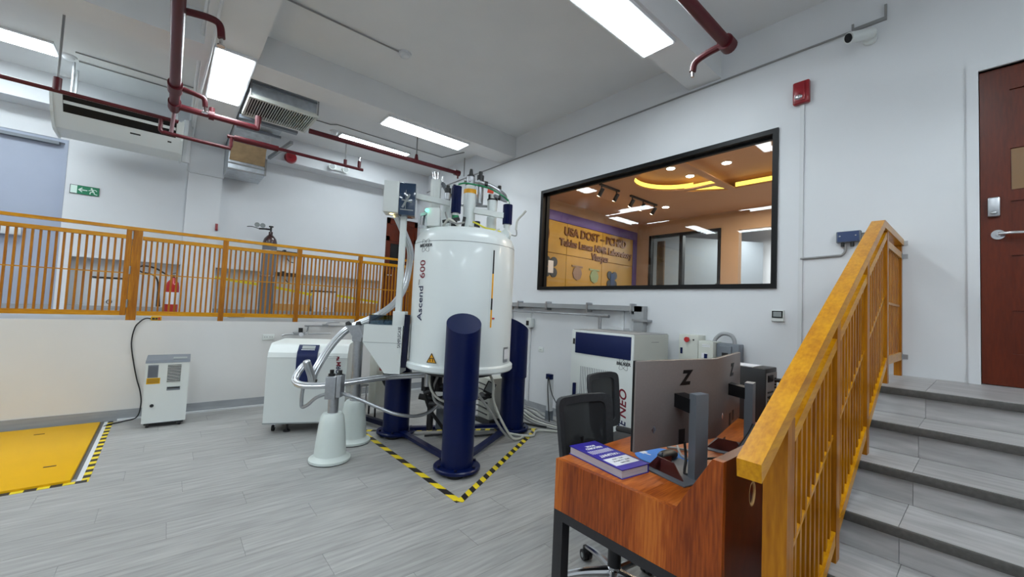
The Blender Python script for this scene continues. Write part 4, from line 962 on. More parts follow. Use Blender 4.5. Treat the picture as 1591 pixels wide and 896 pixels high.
def cpatch(a, w_, z0, z1, m_, r=0.002, name='patch', n=6, skew=0.0):
    a0 = ang_for(a); vs = []
    for k in range(n+1):
        u = a0+(k/n-0.5)*w_/RM
        vs += [onc(u, z0, RM+r), onc(u, z1, RM+r), onc(u, z0, RM+r+0.0015), onc(u, z1, RM+r+0.0015)]
    fs = []
    for k in range(n):
        i = 4*k; j = i+4; fs += [(i+2, j+2, j+3, i+3), (i, i+1, j+1, j), (i, j, j+2, i+2), (i+1, i+3, j+3, j+1)]
    fs += [(0, 2, 3, 1), (4*n, 4*n+1, 4*n+3, 4*n+2)]
    mb = MB().poly(vs, fs); 
    q = MB(); q.poly(vs, fs); return link(name, q, m_, mg)
# level strip: black, yellow, black, yellow
lab(cpatch(0.266, 0.030, 1.24, 2.01, 'magnet_white', 0.001, 'level_strip'), 'level strip')
for (z0, z1, m_) in ((1.77, 2.0, 'black_plastic'), (1.53, 1.77, 'warning_orange'), (1.42, 1.53, 'black_plastic'), (1.25, 1.42, 'warning_orange')):
    cpatch(0.277, 0.017, z0, z1, m_, 0.003, 'level_mark')
lab(cpatch(0.30, 0.03, 1.33, 1.345, 'red_gloss', 0.003, 'level_pointer'), 'red pointer')
tri = MB(); a0 = ang_for(-0.262)
tri.poly([onc(a0-0.055/RM, 0.895), onc(a0+0.055/RM, 0.895), onc(a0, 0.99)] + [onc(a0-0.055/RM, 0.895, RM+0.0045), onc(a0+0.055/RM, 0.895, RM+0.0045), onc(a0, 0.99, RM+0.0045)], [(2, 1, 0), (3, 4, 5), (0, 1, 4, 3), (1, 2, 5, 4), (2, 0, 3, 5)])
lab(link('warning_sign', tri, 'warning_orange', mg), 'orange triangular warning sign')
tb = MB()
def tp(u, z): return onc(a0+u/RM, z, RM+0.006)
for (p0, p1) in (((-0.05, 0.898), (0.05, 0.898)), ((0.05, 0.898), (0, 0.985)), ((0, 0.985), (-0.05, 0.898)), ((-0.015, 0.91), (-0.015, 0.94)), ((0.015, 0.91), (0.015, 0.94)), ((-0.02, 0.94), (0.02, 0.94))):
    tb.cyl(tp(*p0), tp(*p1), 0.0035, n=5)
link('warning_symbol', tb, 'black_plastic', mg)
lab(cpatch(0.455, 0.10, 0.90, 1.05, 'brushed', 0.003, 'data_plate'), 'metal data plate')
lab(cpatch(0.455, 0.085, 0.93, 1.03, 'paper', 0.006, 'data_plate_print'), 'pale printed area')
# lifting lugs
for a in (-0.41, 0.43):
    lg = MB(); c = A(a, -0.15, 0)
    lg.cyl(A(a-0.012, -0.17, 2.20), A(a+0.012, -0.13, 2.20), 0.055, n=20).bar(A(a, -0.15, 2.08), A(a, -0.15, 2.2), 0.10, 0.024, up=(0.65, 0.76, 0))
    link('lifting_lug', lg, 'magnet_white', mg)
# top works
def tubeA(a, b, z0, z1, r, m_, name='neck_tube', r2=None): return link(name, MB().cyl(A(a, b, z0), A(a, b, z1), r, r2, n=28), m_, mg)
tubeA(0.02, 0, 2.19, 2.66, 0.066, 'magnet_white'); lab(tubeA(0.02, 0, 2.655, 2.70, 0.068, 'warning_orange', 'yellow_band'), 'yellow band')
tubeA(0.02, 0, 2.70, 2.75, 0.05, 'magnet_white'); tubeA(0.02, 0, 2.748, 2.762, 0.055, 'black_plastic', 'clamp_ring')
fit = MB().cyl(A(0.02, 0, 2.76), A(0.02, 0, 2.84), 0.048, n=24).cyl(A(-0.05, -0.02, 2.80), A(0.10, 0.02, 2.80), 0.018, n=12).cyl(A(0.02, -0.06, 2.80), A(0.02, 0.05, 2.80), 0.02, n=12)
link('top_fitting', fit, 'brushed', mg)
tubeA(0.02, 0, 2.84, 2.86, 0.042, 'black_plastic', 'clamp_ring'); tubeA(0.02, 0, 2.86, 2.93, 0.026, 'black_plastic', 'top_cap', 0.014)
tubeA(0.26, 0.10, 2.19, 2.62, 0.055, 'magnet_white'); tubeA(0.26, 0.10, 2.62, 2.635, 0.058, 'black_plastic', 'clamp_ring'); tubeA(0.26, 0.10, 2.635, 2.72, 0.03, 'machine_white')
tubeA(-0.245, 0.14, 2.19, 2.60, 0.052, 'magnet_white'); tubeA(-0.245, 0.14, 2.60, 2.612, 0.055, 'black_plastic', 'clamp_ring'); tubeA(-0.245, 0.14, 2.61, 2.69, 0.04, 'brushed')
for (a, b, z, h, r) in ((-0.245, 0.14, 2.69, 0.09, 0.036), (-0.175, 0.16, 2.68, 0.12, 0.034), (0.115, 0.1, 2.81, 0.13, 0.040)):
    k = link('valve_knob', MB().cyl(A(a, b, z), A(a, b, z+h*0.65), r, n=12).cyl(A(a, b, z+h*0.65), A(a, b, z+h), r*0.55, n=12).cyl(A(a, b, z-0.08), A(a, b, z), 0.02, n=12), 'black_plastic', mg)
link('pipe_branch', MB().cyl(A(-0.245, 0.14, 2.64), A(-0.13, 0.12, 2.62), 0.022, n=12).cyl(A(0.10, 0.02, 2.80), A(0.17, 0.06, 2.79), 0.026, n=12).cyl(A(0.115, 0.1, 2.58), A(0.115, 0.1, 2.81), 0.042, n=14), 'brushed', mg)
lab(link('pipe_clamp', MB().cyl(A(0.165, 0.06, 2.79), A(0.195, 0.07, 2.787), 0.036, n=12).cyl(A(0.215, 0.10, 2.66), A(0.235, 0.10, 2.66), 0.034, n=12).cyl(A(0.33, 0.06, 2.655), A(0.35, 0.06, 2.65), 0.034, n=12).cyl(A(-0.135, 0.12, 2.62), A(-0.115, 0.12, 2.62), 0.032, n=12), 'black_plastic', mg), 'black pipe clamps')
link('exhaust_hose', MB().tube([A(0.19, 0.07, 2.79), A(0.26, 0.10, 2.77), A(0.34, 0.12, 2.73), A(0.39, 0.10, 2.68), A(0.40, 0.07, 2.62)], 0.026, n=12), 'brushed', mg)
link('pipe_branch', MB().cyl(A(0.26, 0.10, 2.68), A(0.43, 0.04, 2.61), 0.024, n=12).cyl(A(-0.12, 0.1, 2.56), A(0.24, 0.12, 2.56), 0.014, n=8), 'brushed', mg)
link('valve_knob', MB().cyl(A(0.33, 0.13, 2.74), A(0.33, 0.13, 2.80), 0.02, n=10), 'black_plastic', mg)
lab(link('orange_tag', MB().bar(A(0.21, -0.02, 2.70), A(0.275, -0.02, 2.69), 0.01, 0.045), 'orange_label', mg), 'orange tag')
for (a, b, z0, z1) in ((-0.098, -0.18, 2.40, 2.68), (0.437, -0.05, 2.335, 2.545)):
    fl_ = MB(); n = 20
    for k in range(n): 
        an = 2*math.pi*k/n; fl_.bar(A(a+0.042*math.cos(an), b+0.042*math.sin(an), z0), A(a+0.042*math.cos(an), b+0.042*math.sin(an), z1), 0.012, 0.012)
    fl_.cyl(A(a, b, z0), A(a, b, z1), 0.041, n=20)
    lab(link('relief_canister', fl_, 'navy', mg), 'navy ribbed canister')
    link('canister_neck', MB().cyl(A(a, b, z0-0.12), A(a, b, z0), 0.028, n=16).cyl(A(a, b, z0-0.025), A(a, b, z0), 0.034, n=16).cyl(A(a, b, z1), A(a, b, z1+0.035), 0.012), 'machine_white', mg)
lab(link('green_collar', MB().cyl(A(-0.098, -0.18, 2.345), A(-0.098, -0.18, 2.375), 0.036, n=16), 'green_hose', mg), 'green collar')
lab(link('green_tube', MB().tube([A(-0.098, -0.18, 2.70), A(-0.03, -0.13, 2.735), A(0.06, -0.10, 2.735), A(0.18, -0.10, 2.715), A(0.28, -0.10, 2.68), A(0.38, -0.08, 2.63), A(0.44, -0.05, 2.585), A(0.445, -0.05, 2.55)], 0.009, n=8), 'green_hose', mg), 'thin green tube')
link('cross_arm', MB().bar(A(0.08, -0.05, 2.465), A(0.40, -0.05, 2.425), 0.05, 0.055).bar(A(0.40, -0.05, 2.40), A(0.41, -0.05, 2.30), 0.02, 0.02), 'machine_white', mg)
link('cross_arm', MB().bar(A(-0.60, -0.12, 2.585), A(-0.15, 0.0, 2.535), 0.06, 0.055), 'machine_white', mg)
link('vent_mast', MB().cyl(A(-0.41, 0.22, 2.22), A(-0.41, 0.22, 2.86), 0.048, n=16).bar(A(-0.375, 0.22, 2.30), A(-0.375, 0.22, 2.86), 0.09, 0.06, up=(0.65, 0.76, 0)), 'machine_white', mg)
link('vent_pipe', MB().cyl(A(-0.415, 0.22, 2.86), A(-0.43, 0.22, 2.95), 0.028, n=14).cyl(A(-0.385, 0.22, 2.86), A(-0.385, 0.22, 2.95), 0.026, n=14).cyl(A(-0.33, 0.26, 2.80), A(-0.33, 0.26, 2.92), 0.012, n=10), 'chrome', mg)
lab(link('slanted_arm', MB().bar(A(-0.33, 0.26, 2.84), A(-0.20, 0.2, 2.62), 0.05, 0.03), 'grey_plastic', mg), 'grey slanted arm')
pb = link('preamp_box', MB().box(-0.065, 0.065, -0.05, 0.05, 2.24, 2.43, bev=0.012).xf(Matrix.Translation(A(-0.31, -0.22, 0)) @ Matrix.Rotation(math.atan2(R2.y, R2.x), 4, 'Z')), 'machine_white', mg)
lab(link('status_lamp', MB().cyl(A(-0.375, -0.272, 2.395), A(-0.375, -0.285, 2.395), 0.017, n=16), 'led_green', mg), 'glowing green lamp')
link('side_bracket', MB().bar(A(-0.36, -0.12, 2.42), A(-0.47, -0.16, 2.37), 0.02, 0.03).bar(A(-0.47, -0.16, 2.38), A(-0.475, -0.16, 2.25), 0.03, 0.02).cyl(A(-0.41, -0.1, 2.22), A(-0.41, -0.1, 2.42), 0.05, 0.035, n=14).bar(A(-0.48, -0.16, 2.25), A(-0.42, -0.16, 2.245), 0.03, 0.03), 'brushed', mg)
for pts, m_, r in (([A(0.08, -0.12, 2.33), A(0.14, -0.16, 2.30), A(0.22, -0.18, 2.26), A(0.32, -0.2, 2.24), A(0.38, -0.2, 2.22)], 'yellow_cable', 0.009),
                   ([A(0.05, -0.18, 2.27), A(0.16, -0.24, 2.24), A(0.28, -0.25, 2.21), A(0.36, -0.2, 2.25)], 'cable_light', 0.008),
                   ([A(-0.20, -0.2, 2.40), A(-0.15, -0.28, 2.30), A(-0.06, -0.30, 2.27), A(0.0, -0.22, 2.30)], 'cable_grey', 0.010),
                   ([A(-0.22, -0.2, 2.25), A(-0.14, -0.30, 2.31), A(-0.04, -0.28, 2.24)], 'cable_light', 0.012),
                   ([A(0.42, -0.1, 2.2), A(0.47, -0.08, 2.22), A(0.54, -0.05, 2.22), A(0.535, -0.05, 2.30)], 'cable_grey', 0.007)):
    link('top_cable', MB().tube(pts, r, n=8), m_, mg)
link('top_clutter', MB().cyl(A(-0.10, -0.25, 2.22), A(-0.10, -0.25, 2.30), 0.03, n=10).bar(A(-0.22, -0.2, 2.30), A(-0.05, -0.24, 2.33), 0.04, 0.03).cyl(A(0.11, 0, 2.22), A(0.11, 0, 2.36), 0.035, n=10).bar(A(-0.02, -0.2, 2.22), A(0.0, -0.2, 2.36), 0.03, 0.03), 'black_metal', mg)
link('neck_tube', MB().cyl(A(-0.165, -0.05, 2.2), A(-0.165, -0.05, 2.58), 0.018, n=12), 'machine_white', mg)
link('vent_tube', MB().tube([A(0.535, -0.05, 2.28), A(0.545, -0.05, 2.38), A(0.60, -0.05, 2.45), A(0.63, -0.05, 2.49)], 0.012, n=8), 'cable_light', mg)
# under the dewar
link('shim_assembly', MB().cyl((CX, CY, 0.42), (CX, CY, 0.74), 0.075, n=20).cyl(A(-0.22, -0.05, 0.55), A(-0.22, -0.05, 0.74), 0.045, n=16).box(CX-0.22, CX+0.10, CY-0.2, CY+0.1, 0.62, 0.74), 'black_metal', mg)
link('gradient_box', MB().box(-0.20, 0.12, -0.10, 0.10, 0.50, 0.66, bev=0.01).xf(Matrix.Translation(A(-0.22, 0.22, 0)) @ Matrix.Rotation(math.atan2(R2.y, R2.x), 4, 'Z')), 'black_metal', mg)
link('gradient_box', MB().box(-0.10, 0.10, -0.08, 0.08, 0.07, 0.30, bev=0.01).xf(Matrix.Translation(A(-0.16, 0.30, 0)) @ Matrix.Rotation(math.atan2(R2.y, R2.x), 4, 'Z')), 'grey_plastic', mg)
link('probe_arm', MB().tube([A(-0.42, 0.05, 0.46), A(-0.2, 0.05, 0.44), A(0.0, 0.0, 0.52)], 0.032).tube([A(-0.30, -0.05, 0.70), A(-0.34, -0.05, 0.55), A(-0.30, 0.0, 0.36), A(-0.2, 0.05, 0.2), A(-0.12, 0.1, 0.08)], 0.018), 'rubber', mg)
lab(link('signal_cable', MB().tube([A(-0.28, -0.16, 0.74), A(-0.26, -0.18, 0.60), A(-0.18, -0.18, 0.50), A(-0.05, -0.12, 0.42), A(0.03, -0.10, 0.30)], 0.012, n=8), 'cable_light', mg), 'pale cable')
lab(link('probe_connector', MB().cyl(A(-0.31, -0.1, 0.60), A(-0.31, -0.1, 0.78), 0.035, n=14).cyl(A(-0.12, -0.2, 0.66), A(-0.12, -0.2, 0.78), 0.022, n=10), 'brushed', mg), 'metal connectors')
link('probe_arm', MB().tube([A(-0.35, -0.05, 0.52), A(-0.15, -0.05, 0.60), A(0.02, -0.05, 0.66)], 0.028).tube([A(-0.30, 0.0, 0.40), A(-0.10, -0.02, 0.42), A(0.05, -0.02, 0.50)], 0.026).cyl(A(-0.3, 0.1, 0.1), A(-0.3, 0.1, 0.7), 0.035), 'black_metal', mg)
for pts, m_, r in (([A(-0.19, -0.1, 0.74), A(-0.24, -0.12, 0.60), A(-0.22, -0.12, 0.46), A(-0.10, -0.1, 0.38), A(0.0, -0.1, 0.30)], 'cable_grey', 0.014),
                   ([A(-0.26, -0.1, 0.72), A(-0.23, -0.14, 0.55), A(-0.1, -0.16, 0.42), A(0.02, -0.14, 0.40)], 'rubber', 0.010),
                   ([A(0.05, -0.05, 0.74), A(0.20, -0.08, 0.56), A(0.36, -0.02, 0.34), A(0.50, 0.06, 0.12), A(0.62, 0.12, 0.03)], 'cable_grey', 0.014),
                   ([A(0.30, -0.1, 0.80), A(0.37, -0.08, 0.66), A(0.38, -0.06, 0.48), A(0.46, 0.0, 0.28), A(0.60, 0.1, 0.05), A(0.72, 0.25, 0.02)], 'cable_light', 0.014),
                   ([A(-0.35, 0.1, 0.03), A(-0.1, 0.15, 0.04), A(0.15, 0.2, 0.02), A(0.4, 0.3, 0.02)], 'rubber', 0.012)):
    link('signal_cable', MB().tube(pts, r, n=8), m_, mg)
lab(link('cable_tie', MB().bar(A(-0.12, -0.12, 0.66), A(-0.06, -0.12, 0.69), 0.012, 0.02), 'yellow_cable', mg), 'yellow tie')

# sample changer: tapered housing, mast and head
sc = thing('sample_changer', 'white sample changer with tapered housing and tall mast beside the magnet', 'machine', (-3.92, 1.75, 0.73))
def Q(a, b, z): return Vector((-3.965, 1.69, 0)) + R2*a + F2*b + ZZ*z
k1 = [(-0.195, 1.215), (0.195, 1.215), (0.19, 0.735), (0.035, 0.735), (-0.20, 1.04)]
hs = MB(); P = [Q(a, -0.02, z) for (a, z) in k1] + [Q(a, 0.22, z) for (a, z) in k1]
hs.poly(P, [(4, 3, 2, 1, 0), (5, 6, 7, 8, 9), (0, 1, 6, 5), (1, 2, 7, 6), (2, 3, 8, 7), (3, 4, 9, 8), (4, 0, 5, 9)])
link('housing', hs, 'machine_white', sc, smooth=False)
lab(link('housing_seam', MB().bar(Q(-0.2, -0.0215, 1.04), Q(0.193, -0.0215, 1.04), 0.003, 0.004), 'lcd_grey', sc), 'thin grey seam')
link('mast_base', MB().box(-0.075, 0.05, -0.06, 0.06, 1.20, 1.36, bev=0.006).xf(Matrix.Translation(Q(0.15, 0.08, 0)) @ Matrix.Rotation(math.atan2(R2.y, R2.x), 4, 'Z')), 'machine_white', sc)
link('mast', MB().bar(Q(0.115, 0.08, 1.34), Q(0.115, 0.08, 2.40), 0.05, 0.055, up=R2), 'machine_white', sc)
lab(link('back_plate', MB().bar(Q(0.222, 0.0, 0.80), Q(0.235, 0.0, 1.33), 0.04, 0.05, up=R2), 'navy_dark', sc), 'dark navy back plate')
link('wall_link', MB().bar(Q(0.21, 0.12, 0.84), Q(0.26, 0.16, 0.84), 0.04, 0.03), 'brushed', sc)
tx = MB(); vs, fs = text_pts('SAMPLECASE', 0.045, ext=0.0008)
tx.poly([Q(0.168 - v.y, -0.0225 - v.z, 1.10 + v.x*0.82) for v in vs], fs)
lab(link('lettering', tx, 'ink_dark', sc, smooth=False), 'small dark vertical lettering')
car = MB().lathe([(0.0, 1.22), (0.125, 1.22), (0.125, 1.315), (0.0, 1.315)], Q(-0.06, 0.10, 0), n=32)
lab(link('carousel_cover', car, 'clear_dark', sc), 'clear smoky carousel cover')
cs = MB()
for k in range(14):
    an = 2*math.pi*k/14; c = Q(-0.06, 0.10, 0); cs.cyl((c.x+0.10*math.cos(an), c.y+0.10*math.sin(an), 1.218), (c.x+0.10*math.cos(an), c.y+0.10*math.sin(an), 1.25), 0.014, n=10)
cs.lathe([(0, 1.216), (0.12, 1.216), (0.12, 1.222), (0, 1.222)], Q(-0.06, 0.10, 0), n=32)
link('sample_holder', cs, 'machine_white', sc)
hd = math.atan2(R2.y, R2.x)
Mh = Matrix.Translation(Q(0.105, 0.02, 0)) @ Matrix.Rotation(hd+math.radians(-38), 4, 'Z')
Mw = Matrix.Translation(Q(0.06, 0.05, 0)) @ Matrix.Rotation(hd+math.radians(8), 4, 'Z')
link('head_case', MB().box(-0.14, 0.01, -0.09, 0.10, 2.365, 2.685, bev=0.004).xf(Mw), 'machine_white', sc)
hc = link('head_cover', MB().box(0.012, 0.175, -0.085, 0.10, 2.345, 2.675, bev=0.004).xf(Mw), 'glass_dark', sc)
lab(hc, 'dark glossy transparent cover')
mech = MB().bar((0.05, -0.088, 2.42), (0.12, -0.088, 2.56), 0.004, 0.02).bar((0.08, -0.088, 2.40), (0.08, -0.088, 2.60), 0.004, 0.012).bar((0.04, -0.088, 2.50), (0.14, -0.088, 2.48), 0.004, 0.014).bar((0.03, -0.088, 2.40), (0.16, -0.088, 2.395), 0.004, 0.010).xf(Mw)
link('head_mechanism', mech, 'lcd_grey', sc)
lab(link('head_lamp', MB().cyl(Mw @ Vector((-0.065, 0.0, 2.364)), Mw @ Vector((-0.065, 0.0, 2.360)), 0.02, n=12), 'led_warm', sc), 'small warm lamp')
# transfer hoses
th_ = thing('transfer_hose', 'thick metal hose curving from the changer mast over the tall stand', 'hose', (-4.255, 1.125, 0.65))
(link('hose', MB().tube([(-3.97, 1.754, 2.35), (-4.068, 1.88, 2.223), (-4.251, 2.064, 2.053), (-4.36, 2.12, 1.892), (-4.366, 2.08, 1.64), (-4.32, 1.95, 1.448), (-4.284, 1.77, 1.314), (-4.32, 1.58, 1.212), (-4.349, 1.429, 1.122), (-4.323, 1.285, 0.962), (-4.28, 1.191, 0.824), (-4.264, 1.14, 0.723), (-4.255, 1.125, 0.651)], 0.037, n=22, sub=8, rib=0.12), 'hose_metal', th_, smooth=False))
lab(link('end_ring', MB().cyl((-4.257, 1.128, 0.67), (-4.254, 1.122, 0.63), 0.044, n=18), 'rubber', th_), 'black end ring')
tag(link('transfer_line', MB().tube([(-3.80, 2.12, 0.715), (-3.877, 1.985, 0.703), (-3.954, 1.741, 0.692), (-3.921, 1.469, 0.684), (-3.907, 1.239, 0.672), (-3.99, 1.112, 0.655), (-4.111, 1.0, 0.650), (-4.205, 0.965, 0.675), (-4.238, 0.985, 0.73), (-4.245, 1.02, 0.785), (-4.25, 1.055, 0.82)], 0.031, n=20, sub=8, rib=0.12), 'hose_metal', smooth=False),
    'shiny metal transfer line looping from the magnet underside through the near stand', 'hose')
tag(link('transfer_line', MB().tube([(-4.10, 1.02, 0.655), (-4.13, 1.015, 0.60), (-4.156, 1.018, 0.50), (-4.171, 1.030, 0.435), (-4.121, 1.064, 0.46), (-4.034, 1.115, 0.54), (-3.946, 1.2, 0.585), (-3.877, 1.281, 0.589), (-3.791, 1.401, 0.546), (-3.725, 1.563, 0.464), (-3.655, 1.727, 0.392), (-3.628, 1.916, 0.354), (-3.669, 2.1, 0.365), (-3.69, 2.236, 0.444), (-3.74, 2.315, 0.504)], 0.016, n=12, sub=8), 'brushed'),
    'thin metal line sagging from the near stand to below the magnet', 'hose')
tag(link('transfer_line', MB().tube([(-4.233, 1.118, 0.655), (-4.210, 1.10, 0.715), (-4.185, 1.072, 0.78), (-4.160, 1.045, 0.84), (-4.152, 1.035, 0.868)], lambda t: 0.034 if t < 0.9 else 0.034*(1-((t-0.9)/0.1)**2*0.6), n=20, sub=8, rib=0.12), 'hose_metal', smooth=False),
    'short shiny metal tube with rounded end in front of the navy control panel', 'hose')
# floor stands
def stand(x, y, zt, label):
    t = thing('hose_stand', label, 'stand', (x, y, 0))
    link('cone_base', MB().lathe([(0.0, 0.008), (0.175, 0.008), (0.178, 0.015), (0.176, 0.03), (0.15, 0.042), (0.135, 0.06), (0.132, 0.10), (0.122, 0.22), (0.110, 0.33), (0.098, 0.40), (0.080, 0.425), (0.0, 0.43)], (x, y, 0), n=48), 'stand_white', t)
    lab(link('rubber_ring', MB().cyl((x, y, 0.0), (x, y, 0.012), 0.168, n=40), 'rubber', t), 'black rubber ring')
    return t
s1 = stand(-3.87, 1.215, 0.75, 'white cone shaped hose stand nearest the camera')
link('pole', MB().cyl((-3.87, 1.215, 0.42), (-3.87, 1.215, 0.60), 0.045, n=24), 'brushed', s1)
Ms = Matrix.Translation((-3.87, 1.215, 0)) @ Matrix.Rotation(hd, 4, 'Z')
link('clamp_block', MB().box(-0.065, 0.03, -0.05, 0.05, 0.55, 0.755, bev=0.006).box(0.032, 0.075, -0.045, 0.05, 0.57, 0.77, bev=0.006).xf(Ms), 'brushed', s1)
kn = MB()
for dx in (-0.03, 0.045): kn.cyl((dx, 0, 0.75), (dx, 0, 0.775), 0.03, n=10).cyl((dx, 0, 0.775), (dx, 0, 0.81), 0.018, n=10)
lab(link('clamp_knob', kn.xf(Ms), 'black_plastic', s1), 'black clamp knobs')
s2 = stand(-4.25, 1.545, 1.2, 'white cone shaped hose stand with a tall pole behind the near one')
link('pole', MB().cyl((-4.25, 1.545, 0.42), (-4.25, 1.545, 1.06), 0.050, n=24), 'brushed', s2)
Ms = Matrix.Translation((-4.25, 1.545, 0)) @ Matrix.Rotation(hd, 4, 'Z')
link('clamp_block', MB().box(-0.05, 0.05, -0.05, 0.05, 1.03, 1.09, bev=0.006).xf(Ms).quadprism([Ms @ Vector((-0.05, -0.06, 1.09)), Ms @ Vector((0.075, -0.06, 1.07)), Ms @ Vector((0.02, -0.06, 1.20)), Ms @ Vector((-0.12, -0.06, 1.19))], F2, 0.10), 'brushed', s2, smooth=False)
kn = MB()
for (p_, q_) in (((-0.10, -0.02, 1.19), (-0.12, -0.02, 1.225)), ((-0.0, -0.02, 1.195), (-0.005, -0.02, 1.235))): kn.cyl(Ms @ Vector(p_), Ms @ Vector(q_), 0.034, 0.02, n=12)
lab(link('clamp_knob', kn, 'black_plastic', s2), 'black clamp knobs')

# helium cooling unit
cu_ang = math.atan2(0.488, 0.234)
Mc = Matrix.Translation((-4.982, 0.855, 0)) @ Matrix.Rotation(cu_ang, 4, 'Z')
cr = thing('cooling_unit', 'white cooling cabinet on castors with navy control panel by the low wall', 'machine', (-4.96, 0.86, 0))
prof = [(0.0, 0.10), (0.0, 0.80), (0.02, 0.855), (0.10, 0.93), (0.14, 0.945), (0.62, 0.955), (0.64, 0.93), (0.64, 0.10)]
bdy = MB().prism(prof, 'x', 0.0, 0.80).xf(Mc)
link('cabinet_body', bdy, 'machine_white', cr, smooth=False)
lab(link('seam', MB().box(-0.001, 0.801, -0.001, 0.002, 0.80, 0.803).xf(Mc), 'lcd_grey', cr), 'thin grey seam')
lab(link('bottom_edge', MB().box(-0.002, 0.802, -0.004, 0.3, 0.10, 0.112).xf(Mc), 'lcd_grey', cr), 'grey bottom edge')
pn = [(-0.012, 0.50), (-0.012, 0.80), (0.008, 0.862), (0.088, 0.937), (0.095, 0.93), (0.02, 0.85), (0.0, 0.80), (0.0, 0.50)]
lab(link('control_panel', MB().prism(pn, 'x', 0.285, 0.49).xf(Mc), 'navy_panel', cr), 'navy control panel')
lab(link('display', MB().quadprism([Mc @ Vector((0.325, 0.035, 0.897)), Mc @ Vector((0.455, 0.035, 0.897)), Mc @ Vector((0.455, 0.066, 0.927)), Mc @ Vector((0.325, 0.066, 0.927))], Mc.to_3x3() @ Vector((0, -1, 1)), 0.003), 'lcd_grey', cr), 'grey display')
lab(link('display_buttons', MB().quadprism([Mc @ Vector((0.32, 0.022, 0.885)), Mc @ Vector((0.455, 0.022, 0.885)), Mc @ Vector((0.455, 0.028, 0.89)), Mc @ Vector((0.32, 0.028, 0.89))], Mc.to_3x3() @ Vector((0, -1, 1)), 0.003).box(0.286, 0.489, -0.0135, -0.012, 0.805, 0.81).xf(Matrix.Identity(4)), 'paper', cr), 'white button row')
def vtext(t, parent, txt, size, x, z0, M, m_, l, bold=0.0015, y=-0.0025, shear=0.0, align='LEFT', sp=1.0):
    vs, fs = text_pts(txt, size, ext=0.0008, bold=bold, align=align, shear=shear, space=sp)
    t.poly([M @ Vector((x - v.y, y - v.z, z0 + v.x)) for v in vs], fs)
    return lab(link('lettering', t, m_, parent, smooth=False), l)
vtext(MB(), cr, 'CRYOPLAT', 0.064, 0.715, 0.24, Mc, 'ink_dark', 'dark vertical lettering')
vtext(MB(), cr, 'FOR', 0.064, 0.715, 0.60, Mc, 'text_navy', 'dark vertical lettering')
vtext(MB(), cr, 'M™', 0.064, 0.715, 0.715, Mc, 'text_red', 'dark red vertical letter')
vtext(MB(), cr, 'O', 0.075, 0.65, 0.56, Mc, 'ink_dark', 'dark vertical letter')
tx = MB(); vs, fs = text_pts('helium compressor', 0.016, ext=0.0005); tx.poly([Mc @ Vector((0.66+v.x, -0.003-v.z, 0.82+v.y)) for v in vs], fs)
link('small_print', tx, 'ink_dark', cr, smooth=False)
for (x, y) in ((0.08, 0.10), (0.72, 0.10), (0.08, 0.55), (0.72, 0.55)):
    c = link('castor', MB().cyl((x-0.012, y, 0.035), (x+0.012, y, 0.035), 0.035, n=18).xf(Mc), 'rubber', cr)
    link('castor_fork', MB().bar((x, y, 0.04), (x, y+0.01, 0.10), 0.04, 0.03).xf(Mc), 'chrome', c)
link('levelling_foot', MB().cyl((0.22, 0.07, 0.0), (0.22, 0.07, 0.015), 0.035, n=16).cyl((0.22, 0.07, 0.015), (0.22, 0.07, 0.10), 0.012, n=10).xf(Mc), 'black_metal', cr)
# gas line and regulator on the low wall behind the unit
gl = thing('gas_line', 'thin steel gas pipe with regulator fixed along the low wall', 'pipe', (XL+0.06, 1.9, 0.93))
link('pipe', MB().tube([(XL+0.03, 2.95, 1.058), (XL+0.03, 1.62, 1.065), (XL+0.03, 1.56, 1.05), (XL+0.03, 1.545, 0.98), (XL+0.05, 1.53, 0.955), (XL+0.07, 1.45, 0.95), (XL+0.08, 1.28, 0.945), (XL+0.08, 1.22, 0.93)], 0.010, n=8, sub=4), 'brushed', gl)
link('valve_body', MB().box(XL+0.04, XL+0.10, 1.36, 1.50, 0.935, 0.975).cyl((XL+0.07, 1.55, 0.95), (XL+0.07, 1.85, 0.955), 0.008).tube([(XL+0.03, 1.78, 1.07), (XL+0.03, 1.82, 1.11), (XL+0.03, 1.95, 1.115), (XL+0.03, 1.98, 1.115)], 0.007).box(XL+0.02, XL+0.05, 1.74, 1.82, 1.05, 1.085), 'brushed', gl)
link('gauge', MB().cyl((XL+0.10, 1.45, 0.945), (XL+0.125, 1.45, 0.945), 0.028, n=18), 'paper', gl)
link('regulator_knob', MB().cyl((XL+0.07, 1.45, 0.975), (XL+0.07, 1.45, 1.035), 0.028, n=14), 'black_plastic', gl)
# pump behind the left column
pm = thing('vacuum_pump', 'beige pump cabinet with thick black hose behind the left magnet column', 'pump', (-5.1, 2.3, 0))
link('cabinet_body', MB().box(-5.22, -4.98, 2.06, 2.35, 0.12, 0.76, bev=0.02), 'machine_beige', pm)
link('leg_frame', MB().cyl((-5.0, 2.08, 0), (-5.0, 2.08, 0.13), 0.012).cyl((-5.2, 2.08, 0), (-5.2, 2.08, 0.13), 0.012).cyl((-5.0, 2.33, 0), (-5.0, 2.33, 0.13), 0.012).cyl((-5.2, 2.33, 0), (-5.2, 2.33, 0.13), 0.012), 'black_metal', pm)
lab(link('hose', MB().tube([(-4.75, 2.12, 0.62), (-4.82, 2.1, 0.52), (-4.78, 2.14, 0.42), (-4.68, 2.2, 0.34), (-4.55, 2.25, 0.30)], 0.035, n=12), 'rubber', pm), 'thick black hose')
lab(link('warning_tag', MB().box(-4.80, -4.76, 2.02, 2.09, 0.62, 0.70), 'alarm_red', pm), 'dark red tag')
